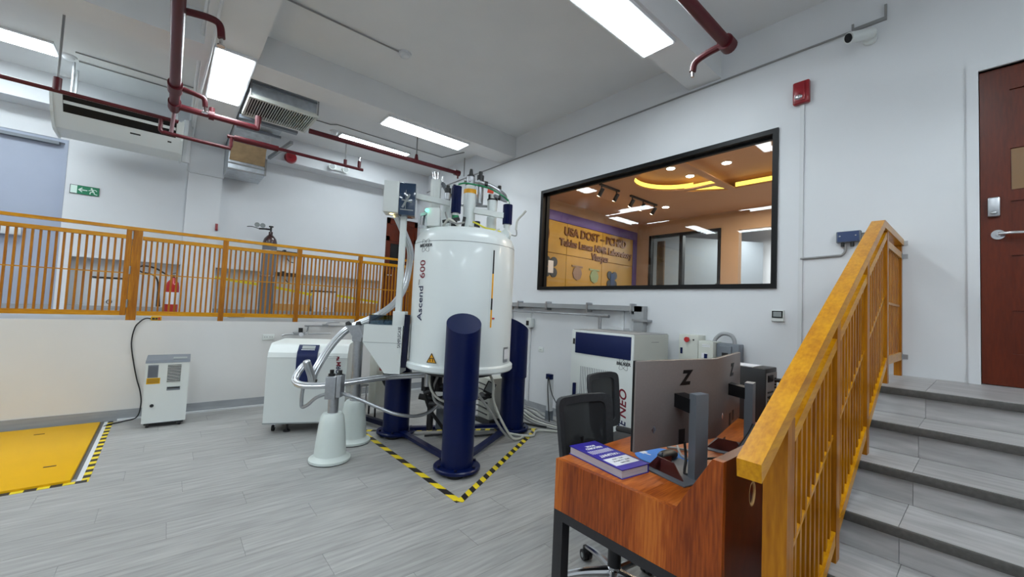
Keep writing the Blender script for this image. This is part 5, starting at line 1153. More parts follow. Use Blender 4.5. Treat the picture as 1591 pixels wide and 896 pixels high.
tag(link('metal_tray', MB().box(-5.75, -5.45, 1.75, 2.2, 0.30, 0.345, bev=0.008).cyl((-5.5, 1.8, 0), (-5.5, 1.8, 0.3), 0.01).cyl((-5.5, 2.15, 0), (-5.5, 2.15, 0.3), 0.01).cyl((-5.7, 1.8, 0), (-5.7, 1.8, 0.3), 0.01).cyl((-5.7, 2.15, 0), (-5.7, 2.15, 0.3), 0.01), 'brushed'), 'low steel tray on thin legs behind the hose stands', 'tray')
# grey cooled box and little monitor behind the magnet
gb = thing('finned_box', 'low grey finned metal box behind the magnet between the blue columns', 'machine', (-4.1, 3.25, 0))
link('case', MB().box(-4.22, -3.98, 3.10, 3.42, 0.06, 0.56, bev=0.01), 'machine_beige', gb)
for k in range(6):
    link('fin', MB().tube([(-4.235, 3.09, 0.13+0.07*k), (-4.16, 3.06, 0.145+0.07*k), (-4.08, 3.06, 0.14+0.07*k), (-4.01, 3.09, 0.12+0.07*k)], 0.009, n=6, sub=3), 'black_metal', gb)
link('foot_plate', MB().box(-4.26, -3.94, 3.08, 3.44, 0.0, 0.06), 'black_metal', gb)
cpn = thing('control_screen', 'small black tilted control screen below the magnet rim', 'screen', (-3.72, 2.85, 0.3))
Mn = Matrix.Translation((-3.80, 2.95, 0.50)) @ Matrix.Rotation(hd+0.25, 4, 'Z') @ Matrix.Rotation(0.45, 4, 'Y')
link('case', MB().box(-0.055, 0.055, -0.015, 0.015, -0.07, 0.07, bev=0.005).xf(Mn), 'black_plastic', cpn)
lab(link('screen', MB().box(-0.045, 0.045, -0.0175, -0.015, -0.045, 0.06).xf(Mn), 'lcd_grey', cpn), 'grey screen')
link('arm', MB().tube([(-3.80, 2.95, 0.44), (-3.85, 2.92, 0.38), (-3.95, 2.95, 0.40)], 0.03).cyl((-3.85, 2.92, 0.39), (-3.85, 2.92, 0.41), 0.10, n=20), 'black_plastic', cpn)
# trunking post and floor cable bundle
tp_ = thing('power_post', 'short grey trunking post with blue outlet standing in front of the window wall', 'post', (-3.62, 3.82, 0))
link('post', MB().box(-3.655, -3.59, 3.76, 3.81, 0.16, 0.58), 'conduit_white', tp_)
lab(link('blue_outlet', MB().box(-3.67, -3.585, 3.745, 3.80, 0.565, 0.63, bev=0.005), 'navy', tp_), 'blue outlet')
lab(link('foot', MB().box(-3.66, -3.585, 3.75, 3.82, 0.0, 0.17), 'grey_plastic', tp_), 'dark grey foot')
link('cable', MB().tube([(-3.62, 3.74, 0.60), (-3.60, 3.72, 0.45), (-3.57, 3.72, 0.2), (-3.56, 3.73, 0.05)], 0.006, n=6).tube([(-3.61, 3.74, 0.59), (-3.50, 3.70, 0.40), (-3.35, 3.72, 0.22)], 0.006, n=6), 'rubber', tp_)
random.seed(3)
for i in range(9):
    z = 0.014+0.018*(i % 3); y0 = 3.80+0.03*i
    pts = [(-5.2, 3.95+0.01*i, z), (-4.6, 3.98+0.02*random.random(), z), (-4.1, y0-0.05, z+0.01*random.random()), (-3.8, y0-0.16, z), (-3.45, 3.66+0.02*i, z), (-3.1, 3.80+0.02*i, z)]
    tag(link('floor_cable', MB().tube(pts, 0.013, n=7), ['cable_grey', 'cable_light', 'conduit_grey'][i % 3]), 'grey floor cable in the bundle running behind the magnet to the console', 'cable', 'floor cables behind the magnet')
for i, pts in enumerate(([(-4.6, 3.9, 0.20), (-4.45, 3.95, 0.12), (-4.3, 3.93, 0.06), (-4.2, 3.9, 0.03)], [(-4.62, 3.85, 0.16), (-4.45, 3.9, 0.09), (-4.25, 3.9, 0.03)], [(-4.0, 3.35, 0.12), (-3.85, 3.42, 0.05), (-3.7, 3.52, 0.02), (-3.5, 3.62, 0.02)])):
    tag(link('floor_cable', MB().tube(pts, 0.014, n=7), 'rubber'), 'black cable dropping to the floor behind the right magnet column', 'cable', 'black cables behind the magnet')
tag(link('floor_cable', MB().tube([(-3.52, 3.05, 0.03), (-3.4, 3.12, 0.03), (-3.35, 3.25, 0.02), (-3.45, 3.42, 0.02), (-3.3, 3.6, 0.02), (-3.0, 3.75, 0.02)], 0.013, n=7), 'cable_light'), 'pale cable lying on the tape beside the right magnet column', 'cable')
# wall trunking and tray
tr = thing('cable_tray', 'grey galvanised cable tray running along the window wall to the console', 'tray', (-4.2, WY, 1.45))
link('tray', MB().box(-6.0, -2.52, WY-0.09, WY-0.005, 1.47, 1.475).box(-6.0, -2.52, WY-0.09, WY-0.085, 1.47, 1.53).box(-6.0, -2.52, WY-0.09, WY-0.005, 1.528, 1.533), 'pipe_grey', tr)
link('tray_drop', MB().box(-2.62, -2.50, WY-0.09, WY-0.01, 1.15, 1.535), 'pipe_grey', tr)
for x in (-4.62, -4.02, -3.30, -2.66):
    link('tray_bracket', MB().box(x-0.012, x+0.012, WY-0.1, WY, 1.44, 1.56), 'brushed', tr)
link('tray_bracket', MB().box(-2.64, -2.44, WY-0.1, WY, 1.36, 1.385), 'brushed', tr)
tag(link('copper_pipe', MB().cyl((-6.0, WY-0.13, 1.40), (-3.05, WY-0.16, 1.405), 0.012, n=8).cyl((-3.25, WY-0.15, 1.405), (-2.88, WY-0.2, 1.40), 0.020, n=10).cyl((-3.02, WY-0.18, 1.40), (-3.02, WY-0.18, 1.245), 0.020, n=10), 'brushed'), 'thin steel gas pipe below the cable tray ending above the console', 'pipe')
tag(link('conduit', MB().box(-2.85, -2.80, WY-0.02, WY, 1.25, 1.47).box(-2.95, -2.72, WY-0.14, WY-0.02, 1.245, 1.27), 'conduit_white'), 'short white trunking behind the console top', 'conduit')
tag(link('conduit', MB().box(-4.43, -4.40, WY-0.02, WY, 0.1, 1.45), 'conduit_white'), 'white vertical trunking below the wall isolator', 'conduit')
tag(link('conduit', MB().box(-4.86, -4.83, WY-0.02, WY, 1.15, 1.47), 'conduit_white'), 'white trunking stub left of the wall isolator', 'conduit')
sw = thing('wall_isolator', 'small white isolator box with dark switch under the cable tray', 'socket', (-4.38, WY, 1.17))
link('case', MB().box(-4.45, -4.34, WY-0.07, WY, 1.17, 1.31, bev=0.008), 'machine_white', sw)
link('switch', MB().box(-4.445, -4.39, WY-0.075, WY-0.068, 1.20, 1.27), 'black_plastic', sw)
s3 = thing('wall_socket', 'small white socket plate on the window wall left of the console', 'socket', (-4.18, WY, 0.84))
link('plate', MB().box(-4.23, -4.13, WY-0.01, WY, 0.835, 0.905, bev=0.003), 'machine_white', s3)
link('socket_hole', MB().box(-4.20, -4.16, WY-0.012, WY-0.01, 0.865, 0.872), 'lcd_grey', s3)

# ================================================================== DEHUMIDIFIER
da = math.atan2(0.341, 0.124) ; dl = 0.365
Md = Matrix.Translation((-5.778, -0.122, 0)) @ Matrix.Rotation(math.atan2(0.360, 0.012), 4, 'Z')
dh = thing('dehumidifier', 'white dehumidifier on castors with louvred vent in front of the low wall', 'dehumidifier', (-5.7, 0.1, 0))
link('case', MB().prism([(0.0, 0.05), (0.0, 0.685), (0.02, 0.70), (0.26, 0.70), (0.28, 0.69), (0.28, 0.05)], 'x', 0, dl).xf(Md), 'machine_white', dh, smooth=False)
lab(link('top_cover', MB().prism([(-0.004, 0.685), (0.012, 0.712), (0.25, 0.745), (0.285, 0.74), (0.285, 0.685)], 'x', -0.003, dl+0.003).xf(Md), 'grey_plastic', dh, smooth=False), 'grey top cover')
link('top_buttons', MB().quadprism([Md @ Vector((0.22, 0.04, 0.718)), Md @ Vector((0.34, 0.04, 0.718)), Md @ Vector((0.34, 0.12, 0.729)), Md @ Vector((0.22, 0.12, 0.729))], (0, 0, 1), 0.003), 'lcd_grey', dh)
lab(link('rating_label', MB().box(0.02, 0.105, -0.002, 0, 0.53, 0.665).xf(Md), 'grey_plastic', dh), 'grey rating label')
lab(link('caution_label', MB().box(0.015, 0.125, -0.002, 0, 0.465, 0.527).xf(Md), 'hatch_yellow', dh), 'yellow caution label')
pr = MB()
for k in range(4): pr.box(0.022, 0.118, -0.003, -0.002, 0.476+0.012*k, 0.480+0.012*k)
for k in range(8): pr.box(0.026, 0.098, -0.003, -0.002, 0.545+0.014*k, 0.549+0.014*k)
link('label_print', pr.xf(Md), 'ink_dark', dh)
lab(link('vent_recess', MB().box(0.18, 0.295, -0.001, 0.0, 0.47, 0.66).xf(Md), 'black_frame', dh), 'dark vent opening')
for k in range(11):
    link('louvre', MB().box(0.178, 0.297, -0.006, 0.0, 0.474+0.0172*k, 0.480+0.0172*k).xf(Md), 'machine_white', dh)
link('handle_recess', MB().box(0.185, 0.298, -0.002, 0, 0.385, 0.425).xf(Md), 'grey_plastic', dh)
link('handle_slot', MB().box(0.19, 0.293, -0.003, -0.002, 0.405, 0.418).xf(Md), 'black_plastic', dh)
link('drain_plug', MB().cyl(Md @ Vector((0.075, 0.0, 0.235)), Md @ Vector((0.075, -0.006, 0.235)), 0.017, n=18), 'black_plastic', dh)
for (x, y) in ((0.05, 0.03), (0.31, 0.03), (0.05, 0.25), (0.31, 0.25)):
    link('castor', MB().cyl((x-0.012, y, 0.022), (x+0.012, y, 0.022), 0.022, n=14).xf(Md), 'black_metal', dh)
link('underside', MB().box(0.02, dl-0.02, 0.02, 0.26, 0.03, 0.05).xf(Md), 'black_plastic', dh)

# ================================================================== CONSOLE
ck = thing('console_cabinet', 'white electronics console cabinet with navy upper panel against the window wall', 'cabinet', (-2.55, 3.7, 0))
KX0, KX1, KY0, KY1, KZ = -2.955, -2.19, 3.40, 4.05, 1.243
link('cabinet_body', MB().box(KX0, KX1, KY0+0.02, KY1, 0.06, KZ), 'machine_beige', ck)
link('front_door', MB().box(KX0-0.002, KX1+0.002, KY0, KY0+0.02, 0.06, KZ, bev=0.003), 'machine_white', ck)
lab(link('top_cover', MB().box(KX0+0.01, KX1-0.01, KY0+0.02, KY1, KZ, KZ+0.006), 'conduit_grey', ck), 'grey top cover')
lab(link('navy_panel', MB().box(KX0+0.055, KX1-0.02, KY0-0.008, KY0, 1.00, 1.222, bev=0.004), 'navy_panel', ck), 'navy upper panel')
lab(link('logo_plate', MB().box(KX0+0.02, KX0+0.045, KY0-0.004, KY0, 1.09, 1.15), 'black_plastic', ck), 'small black badge')
for k in range(18):
    link('vent_slot', MB().box(KX0+0.135+0.0225*k, KX0+0.142+0.0225*k, KY0-0.001, KY0+0.002, 0.50, 0.865), 'grey_plastic', ck)
lab(link('door_handle', MB().box(KX0+0.055, KX0+0.085, KY0-0.03, KY0, 0.47, 0.68, bev=0.006), 'navy', ck), 'navy door handle')
lg = MB(); add_text(lg, 'BRUKER', 0.042, (KX1-0.10, KY0-0.0015, 0.955), (1, 0, 0), (0, 0, 1), ext=0.0008, bold=0.0015, space=1.05)
orbit_logo(lg, (KX1-0.10, KY0-0.003, 0.955), (1, 0, 0), (0, 0, 1), 0.14)
lab(link('logo', lg, 'logo_black', ck, smooth=False), 'black maker mark with crossing ellipses')
def ctext(txt, z0, z1, m_, l):
    vs, fs = text_pts(txt, 0.115, ext=0.0008, bold=0.002, align='LEFT', shear=0.25, space=1.0)
    x0 = min(v.x for v in vs); x1 = max(v.x for v in vs)
    t = MB(); t.poly([Vector((-2.283-v.y, KY0-0.0015-v.z, z0+(v.x-x0)*(z1-z0)/(x1-x0))) for v in vs], fs)
    lab(link('lettering', t, m_, ck, smooth=False), l)
ctext('AVANCE', 0.065, 0.425, 'text_navy', 'navy slanted lettering')
ctext('NEO', 0.445, 0.717, 'text_red', 'dark red slanted lettering')
link('small_print', MB().box(KX1+0.0, KX1+0.001, 3.72, 3.86, 1.165, 1.168), 'ink_dark', ck)
for (x, y) in ((KX0+0.06, KY0+0.08), (KX1-0.06, KY0+0.08), (KX0+0.06, KY1-0.08), (KX1-0.06, KY1-0.08)):
    link('castor', MB().cyl((x-0.015, y, 0.03), (x+0.015, y, 0.03), 0.03, n=14), 'rubber', ck)
b1 = thing('control_box', 'beige wall box with red emergency button beside the console', 'box', (-1.91, WY, 0.95))
link('case', MB().box(-2.04, -1.845, 3.985, WY, 0.90, 1.262, bev=0.004), 'machine_beige', b1)
lab(link('emergency_button', MB().cyl((-1.945, 3.985, 1.215), (-1.945, 3.965, 1.215), 0.014).cyl((-1.945, 3.965, 1.215), (-1.945, 3.95, 1.215), 0.026, n=20), 'red_gloss', b1), 'red mushroom button')
lab(link('blue_switch', MB().box(-2.02, -2.0, 3.978, 3.985, 1.07, 1.13), 'navy', b1), 'blue switch')
link('indicator', MB().cyl((-1.89, 3.985, 1.215), (-1.89, 3.98, 1.215), 0.008), 'black_plastic', b1)
b2 = thing('control_box', 'beige wall box with printed plate between the red button box and the grey box', 'box', (-1.76, WY, 0.95))
link('case', MB().box(-1.835, -1.695, 3.97, WY, 0.93, 1.215, bev=0.004), 'machine_beige', b2)
link('label_print', MB().box(-1.80, -1.725, 3.968, 3.97, 1.175, 1.182).box(-1.80, -1.725, 3.968, 3.97, 1.160, 1.167), 'paper', b2)
lab(link('switch_plate', MB().box(-1.80, -1.745, 3.966, 3.97, 1.05, 1.10), 'paper', b2), 'white switch plate')
lab(link('blue_tag', MB().box(-1.775, -1.745, 3.963, 3.966, 1.05, 1.095), 'navy', b2), 'blue tag')
b3 = thing('control_box', 'dark grey wall box with small display and curved conduit', 'box', (-1.57, WY, 0.95))
link('case', MB().box(-1.69, -1.49, 4.03, WY, 0.90, 1.205, bev=0.008).box(-1.655, -1.55, 4.01, 4.03, 0.95, 1.18), 'grey_plastic', b3)
lab(link('display', MB().box(-1.63, -1.575, 4.006, 4.01, 1.06, 1.12), 'black_plastic', b3), 'black display')
lab(link('conduit_hose', MB().tube([(-1.725, 4.07, 1.20), (-1.715, 4.07, 1.24), (-1.67, 4.07, 1.285), (-1.62, 4.07, 1.295), (-1.57, 4.07, 1.28), (-1.545, 4.07, 1.24), (-1.54, 4.07, 1.19)], 0.018, n=12), 'pipe_grey', b3), 'curved grey conduit hose')

# ================================================================== DESK
dk = thing('desk', 'brown wood computer desk with black steel frame beside the stair railing', 'desk', (-0.95, 2.4, 0))
DX0, DX1, DY0, DY1 = -1.33, -0.577, 1.45, 3.62
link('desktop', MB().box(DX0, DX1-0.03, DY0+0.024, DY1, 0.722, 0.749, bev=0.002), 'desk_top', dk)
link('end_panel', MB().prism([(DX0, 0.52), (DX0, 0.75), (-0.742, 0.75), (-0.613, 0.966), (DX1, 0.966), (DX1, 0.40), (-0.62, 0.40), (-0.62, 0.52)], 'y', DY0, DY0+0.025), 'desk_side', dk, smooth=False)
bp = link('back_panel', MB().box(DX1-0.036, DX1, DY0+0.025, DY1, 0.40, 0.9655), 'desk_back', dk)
cut = MB(); n = 28
cut.poly([(DX1-0.1, 1.715+0.033*math.cos(2*math.pi*k/n), 0.797+0.046*math.sin(2*math.pi*k/n)) for k in range(n)] + [(DX1+0.05, 1.715+0.033*math.cos(2*math.pi*k/n), 0.797+0.046*math.sin(2*math.pi*k/n)) for k in range(n)],
         [tuple(range(n)), tuple(range(2*n-1, n-1, -1))] + [(k, n+k, n+(k+1) % n, (k+1) % n) for k in range(n)])
bmesh.ops.recalc_face_normals(cut.b, faces=cut.b.faces[:]); me = bpy.data.meshes.new('c'); cut.b.to_mesh(me); oo = bpy.data.objects.new('c', me); C.objects.link(oo)
bpy.context.view_layer.update()
md = bp.modifiers.new('b', 'BOOLEAN'); md.operation = 'DIFFERENCE'; md.object = oo; md.solver = 'EXACT'
dg = bpy.context.evaluated_depsgraph_get(); nm = bpy.data.meshes.new_from_object(bp.evaluated_get(dg)); bp.modifiers.clear(); bp.data = nm; bpy.data.objects.remove(oo)
lab(link('cable_hole_rim', MB().tube([(DX1-0.004, 1.715+0.031*math.cos(2*math.pi*k/20), 0.797+0.044*math.sin(2*math.pi*k/20)) for k in range(20)], 0.005, n=6, sub=1, closed=True), 'cardboard', dk), 'pale raw edge of the cable hole')
link('rear_apron', MB().box(DX0, DX0+0.02, DY0+0.025, DY1, 0.66, 0.722), 'desk_side', dk)
fr = MB()
link('frame_rail', MB().box(DX0, DX1, DY0, DY0+0.045, 0.478, 0.519), 'black_metal', dk)
link('frame_rail', MB().box(DX0, DX0+0.04, DY0+0.045, DY1, 0.60, 0.64), 'black_metal', dk)
link('frame_rail', MB().box(DX1-0.04, DX1, DY0+0.045, DY1, 0.36, 0.399), 'black_metal', dk)
for (x, y) in ((DX0, DY0), (DX1-0.055, DY0), (DX0, DY1-0.055), (DX1-0.055, DY1-0.055)):
    link('leg', MB().box(x, x+0.055, y, y+0.05, 0.0, 0.478 if y < 2 else 0.72), 'black_metal', dk)

# book
Mb = Matrix.Translation((-1.158, 1.612, 0.7495)) @ Matrix.Rotation(math.radians(-7.5), 4, 'Z')
bk = thing('record_book', 'blue hardback record book lying on the desk corner', 'book', (-1.158, 1.612, 0.7495))
bw_, bh_ = 0.335, 0.172
link('cover', MB().box(-bw_/2, bw_/2, -bh_/2, bh_/2, 0.0, 0.003).box(-bw_/2, bw_/2, -bh_/2, bh_/2, 0.036, 0.0395).box(-bw_/2, bw_/2, bh_/2-0.003, bh_/2, 0, 0.0395).xf(Mb), 'book_blue', bk, smooth=False)
link('pages', MB().box(-bw_/2+0.004, bw_/2-0.004, -bh_/2+0.004, bh_/2-0.004, 0.003, 0.036).xf(Mb), 'page_grey', bk)
lab(link('label_plate', MB().box(0.045, 0.125, -bh_/2+0.012, bh_/2-0.012, 0.0395, 0.0402).xf(Mb), 'paper', bk), 'white title plate')
R3 = Mb.to_3x3()
def btext(txt, size, x, m_, y=0.0, **k):
    vs, fs = text_pts(txt, size, **k); t = MB()
    t.poly([Mb @ Vector((x+v.y, y-v.x, 0.0404+v.z)) for v in vs], fs)
    link('lettering', t, m_, bk, smooth=False)
btext('VALIANT', 0.030, 0.012, 'paper', ext=0.0003, bold=0.001)
btext('RECORD', 0.026, -0.088, 'paper', ext=0.0003, bold=0.001); btext('BOOK', 0.020, -0.114, 'paper', ext=0.0003, bold=0.0008, y=0.0)
btext('RECORD', 0.014, 0.106, 'ink_dark', ext=0.0003); btext('NMR LOGBOOK', 0.014, 0.085, 'ink_dark', ext=0.0003); btext('2022 - 2023', 0.014, 0.063, 'ink_dark', ext=0.0003)
sp = MB()
for k in range(11): sp.box(-0.062, -0.022, -0.068+0.0128*k, -0.063+0.0128*k, 0.0395, 0.0400)
lab(link('stripes', sp.xf(Mb), 'paper', bk), 'white cover stripes')

# monitors
def monitor(loc, rz, W, Hh, zb, label):
    t = thing('monitor', label, 'monitor', (loc[0], loc[1], 0.7495), rz)
    M = Matrix.Translation((loc[0], loc[1], 0)) @ Matrix.Rotation(rz, 4, 'Z')   # local x along the width, -y is the back
    link('panel', MB().box(-W/2, W/2, 0.0, 0.012, zb, zb+Hh, bev=0.003).xf(M), 'black_frame', t)
    back = MB().box(-W/2, W/2, -0.010, 0.0, zb, zb+Hh, bev=0.003)
    link('back_shell', back.xf(M), 'monitor_back', t)
    tx = MB(); add_text(tx, 'Z', 0.088, M @ Vector((0.035, -0.012, zb+Hh-0.085)), M.to_3x3() @ Vector((1, 0, 0)), (0, 0, 1), ext=0.001, bold=0.004, shear=0.25)
    lab(link('letter', tx, 'black_frame', t, smooth=False), 'black letter on the back')
    bd_ = MB().quadprism([M @ Vector((-W/2+0.115+dx, -0.0102, zb+0.085+dz)) for (dx, dz) in ((0, -0.018), (0.014, 0), (0, 0.018), (-0.014, 0))], M.to_3x3() @ Vector((0, -1, 0)), 0.001)
    lab(link('badge', bd_, 'chrome', t), 'small diamond badge')
    link('port_recess', MB().box(0.0, 0.04, -0.012, -0.009, zb+0.004, zb+0.07).xf(M), 'black_plastic', t)
    link('port_recess', MB().box(0.075, 0.11, -0.012, -0.009, zb+0.02, zb+0.075).xf(M), 'black_plastic', t)
    link('arm', MB().prism([(-0.01, zb+0.175), (-0.01, zb+0.235), (-0.088, zb+0.225), (-0.088, zb+0.165)], 'x', -0.035, 0.035).xf(M), 'black_frame', t, smooth=False)
    link('pillar', MB().prism([(-0.038, -0.125), (0.045, -0.125), (0.045, -0.085), (-0.03, -0.085)], 'z', 0.753, zb+Hh-0.135).xf(M), 'monitor_arm', t, smooth=False)
    link('base_plate', MB().box(-0.135, 0.13, -0.15, 0.08, 0.7495, 0.756, bev=0.002).xf(M), 'stand_base', t)
    lab(link('base_fin', MB().prism([(-0.115, 0.756), (0.075, 0.756), (0.02, 0.815), (-0.065, 0.815)], 'x', -0.10, -0.094).prism([(0.0, 0.756), (0.03, 0.756), (0.03, 0.775), (0.0, 0.815)], 'x', -0.10, -0.03).xf(M), 'dark_red_metal', t, smooth=False), 'dark folded base fin')
    return t
monitor((-0.928, 1.815), math.radians(90-11.5), 0.555, 0.385, 0.862, 'near monitor on the desk seen from behind with large black letter')
monitor((-0.925, 2.36), math.radians(90+10), 0.555, 0.385, 0.862, 'far monitor on the desk seen from behind at an angle')

pc = thing('computer_tower', 'black computer tower standing on the far end of the desk', 'computer', (-1.15, 3.2, 0.75))
PX0, PX1, PY0, PY1, PZ = -1.42, -0.975, 3.10, 3.32, 1.115
link('case', MB().box(PX0, PX1, PY0, PY1, 0.7495, PZ, bev=0.005), 'black_plastic', pc)
lab(link('rear_plate', MB().box(PX1, PX1+0.004, PY0+0.01, PY1-0.01, 0.76, PZ-0.03), 'conduit_grey', pc), 'grey metal rear plate')
pm_ = MB()
for k in range(6): pm_.box(PX1+0.004, PX1+0.008, PY0+0.03, PY1-0.09, 0.80+0.03*k, 0.81+0.03*k)
pm_.box(PX1+0.004, PX1+0.01, PY0+0.03, PY0+0.12, PZ-0.09, PZ-0.045)
for k in range(4): pm_.cyl((PX1, PY1-0.05, 0.98+0.02*k), (PX1+0.012, PY1-0.05, 0.98+0.02*k), 0.007)
link('ports', pm_, 'black_frame', pc)
link('plug', MB().cyl((PX1, PY1-0.05, 1.03), (PX1+0.09, PY1-0.02, 1.03), 0.014), 'black_plastic', pc)
link('plug', MB().cyl((PX1, PY0+0.06, 0.92), (PX1+0.05, PY0+0.06, 0.92), 0.012), 'black_plastic', pc)
tag(link('paper_sheet', MB().box(-1.36, -1.06, PY0+0.02, PY1-0.02, PZ, PZ+0.004), 'paper'), 'white paper lying on the black computer tower', 'paper')
mp_ = thing('mouse_pad', 'round blue mouse pad under the near monitor', 'mouse pad', (-1.05, 1.905, 0.7495))
link('pad', MB().lathe([(0.0, 0.7495), (0.125, 0.7495), (0.125, 0.7535), (0.0, 0.7535)], (-1.05, 1.905, 0), n=48), 'blue_pad', mp_)
ms = thing('mouse', 'black computer mouse on the round blue pad', 'mouse', (-1.02, 1.90, 0.7535))
mm = MB().sphere((-1.02, 1.91, 0.768), 0.05, 0.75, 1.45, 0.42, seg=20)
for v in mm.b.verts: v.co.z = max(v.co.z, 0.7536)
link('shell', mm, 'black_plastic', ms)
link('scroll_wheel', MB().cyl((-1.03, 1.85, 0.784), (-1.015, 1.85, 0.784), 0.009, n=12), 'grey_plastic', ms)
lab(link('pad_print', MB().box(-1.145, -1.12, 1.86, 1.90, 0.7535, 0.7541).box(-1.12, -1.09, 1.87, 1.88, 0.7535, 0.7541), 'paper', mp_), 'small white print')
for i, (pts, m_, lb) in enumerate((
    ([(-0.905, 1.845, 0.875), (-0.895, 1.84, 0.80), (-0.88, 1.80, 0.765), (-0.86, 1.78, 0.757), (-0.80, 1.82, 0.78), (-0.75, 1.88, 0.82), (-0.72, 1.94, 0.85), (-0.71, 1.98, 0.82)], 'black_plastic', 'thick black monitor cable curving behind the near monitor pillar'),
    ([(-0.93, 2.0, 0.757), (-0.85, 2.1, 0.765), (-0.78, 2.2, 0.757), (-0.70, 2.12, 0.76), (-0.72, 2.02, 0.757), (-0.85, 2.05, 0.757)], 'black_plastic', 'black cable loop on the desktop between the monitor pillars'),
    ([(-0.86, 2.35, 0.757), (-0.78, 2.55, 0.80), (-0.70, 2.62, 0.84), (-0.66, 2.55, 0.76), (-0.70, 2.4, 0.757), (-0.9, 2.5, 0.757)], 'black_plastic', 'black cable tangle beside the far monitor pillar'),
    ([(-1.10, 2.05, 0.757), (-1.0, 2.1, 0.757), (-0.92, 2.0, 0.76), (-0.98, 1.98, 0.757), (-1.08, 2.12, 0.757)], 'cable_grey', 'thin grey cable lying behind the blue mouse pad'))):
    tag(link('desk_cable', MB().tube(pts, 0.006, n=8), m_), lb, 'cable')
tag(link('display_plug', MB().bar((-0.895, 1.915, 0.86), (-0.875, 1.945, 0.79), 0.012, 0.018), 'paper'), 'white cable plug below the near monitor', 'plug')
tag(link('cable_bundle', MB().tube([(-0.73, 1.90, 0.80), (-0.72, 1.97, 0.86), (-0.70, 2.05, 0.93), (-0.69, 2.07, 0.97)], 0.014, n=8).tube([(-0.72, 1.86, 0.755), (-0.72, 1.92, 0.80), (-0.70, 2.0, 0.84), (-0.66, 2.02, 0.76)], 0.018, n=8), 'black_plastic'), 'upright bundle of black cables right of the near pillar', 'cable')
tag(link('coaster', MB().lathe([(0.0, 0.7495), (0.095, 0.7495), (0.095, 0.755), (0.0, 0.755)], (-0.73, 2.10, 0), n=32), 'grey_plastic'), 'round grey pad on the desk behind the raised back panel', 'pad')
tag(link('sticky_note', MB().box(-0.70, -0.63, 2.0, 2.08, 0.7555, 0.768), 'pink'), 'bright pink note block behind the raised desk panel', 'note')

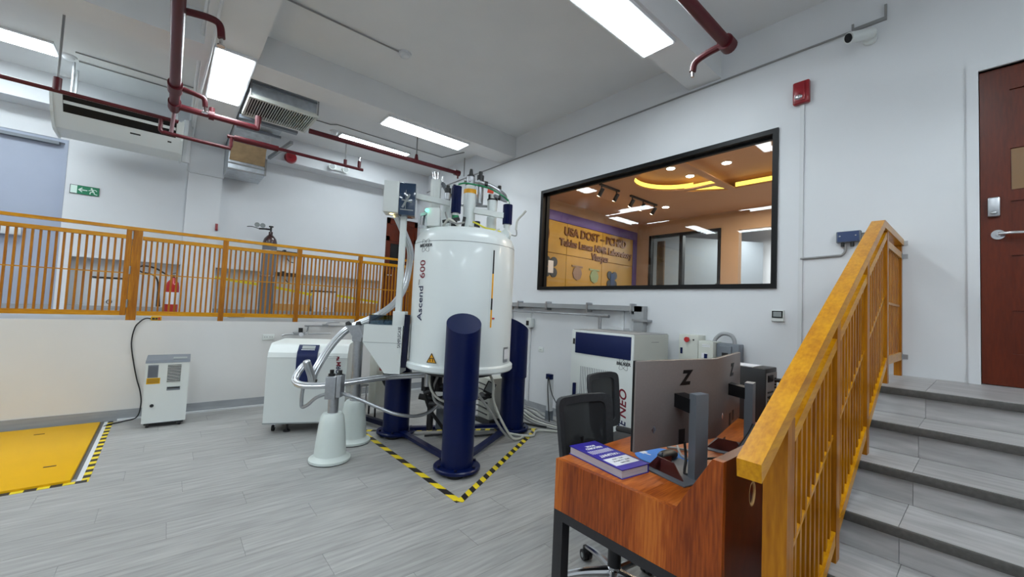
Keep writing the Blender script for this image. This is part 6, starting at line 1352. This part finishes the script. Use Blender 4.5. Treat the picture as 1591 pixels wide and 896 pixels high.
# ================================================================== CHAIRS
def make_chair(label):
    t = thing('office_chair', label, 'chair', (0, 0, 0), 0)
    # local: chair faces +x
    n = 16
    base_ = MB()
    for k in range(5):
        an = 2*math.pi*k/5+0.35
        base_.tube([(0.03*math.cos(an), 0.03*math.sin(an), 0.11), (0.16*math.cos(an), 0.16*math.sin(an), 0.10), (0.28*math.cos(an), 0.28*math.sin(an), 0.075)], lambda s: 0.024-0.009*s, n=10)
    base_.cyl((0, 0, 0.07), (0, 0, 0.14), 0.035)
    link('star_base', base_, 'chrome', t)
    for k in range(5):
        an = 2*math.pi*k/5+0.35; c = Vector((0.29*math.cos(an), 0.29*math.sin(an), 0.029)); d = Vector((-math.sin(an), math.cos(an), 0))
        cst = link('castor', MB().cyl(c-d*0.026, c-d*0.006, 0.029, n=18).cyl(c+d*0.006, c+d*0.026, 0.029, n=18).cyl(c, c+Vector((0, 0, 0.045)), 0.02, n=10), 'black_plastic', t)
        lab(link('wheel_cap', MB().cyl(c-d*0.0275, c-d*0.0255, 0.014, n=14).cyl(c+d*0.0255, c+d*0.0275, 0.014, n=14), 'lcd_grey', cst), 'grey wheel cap')
    link('gas_column', MB().cyl((0, 0, 0.12), (0, 0, 0.30), 0.034, n=18).cyl((0, 0, 0.30), (0, 0, 0.41), 0.022, n=14), 'black_metal', t)
    link('seat', MB().box(-0.23, 0.24, -0.24, 0.24, 0.42, 0.49, bev=0.03, seg=3).box(-0.12, 0.1, -0.09, 0.09, 0.385, 0.425), 'chair_black', t)
    # back: rounded frame ring leaning slightly, mesh inside
    def bpnt(u, v, off=0.0):   # u across -1..1, v up 0..1
        y = 0.215*u*(0.90+0.12*v); z = 0.53+0.43*v; x = -0.235 - 0.05*v + 0.05*abs(u)**2*0.9 + off
        return Vector((x, y, z))
    ring = []
    outline = []
    for k in range(32):
        an = 2*math.pi*k/32; c_, s_ = math.cos(an), math.sin(an)
        u = math.copysign(abs(c_)**0.22, c_); v = 0.5+0.5*math.copysign(abs(s_)**0.22, s_)
        outline.append((u, v))
    n_ = len(outline); vs = []
    for (u, v) in outline:
        ui, vi = u*0.80, 0.5+(v-0.5)*0.80
        vs += [bpnt(u, v, 0.0), bpnt(ui, vi, 0.0), bpnt(ui, vi, -0.03), bpnt(u, v, -0.028)]
    fs = []
    for k in range(n_):
        a = 4*k; b = 4*((k+1) % n_)
        for j in range(4): fs.append((a+j, a+(j+1) % 4, b+(j+1) % 4, b+j))
    q = MB(); q.poly(vs, fs); link('back_frame', q, 'chair_black', t)
    q = MB(); g = 8; vs = [bpnt(-0.82+1.64*i/g, 0.09+0.82*j/g, -0.012) for j in range(g+1) for i in range(g+1)]
    q.poly(vs, [(j*(g+1)+i, j*(g+1)+i+1, (j+1)*(g+1)+i+1, (j+1)*(g+1)+i) for j in range(g) for i in range(g)])
    link('back_mesh', q, 'chair_mesh', t)
    link('back_support', MB().tube([(-0.05, 0, 0.40), (-0.20, 0, 0.40), (-0.28, 0, 0.46), (-0.29, 0, 0.62), (-0.29, 0, 0.72)], 0.026, n=10).bar((-0.285, -0.10, 0.66), (-0.285, 0.10, 0.66), 0.03, 0.06), 'black_plastic', t)
    return t
ch = make_chair('black mesh back office chair nearest the desk corner')
c2 = dup(ch, (-1.745, 2.71, 0), math.radians(5), 'black mesh back office chair behind the near one, partly hidden by it')
for sgn in (-1, 1):
    q = MB().tube([(0.08, sgn*0.22, 0.44), (0.12, sgn*0.27, 0.47), (0.14, sgn*0.27, 0.60)], 0.018, n=10).tube([(0.04, sgn*0.27, 0.645), (0.14, sgn*0.27, 0.65), (0.26, sgn*0.27, 0.64)], 0.020, n=10)
    link('armrest', q.xf(world_of(c2)), 'black_plastic', c2)
ch.location = (-1.27, 1.86, 0); ch.rotation_euler = (0, 0, math.radians(-6))
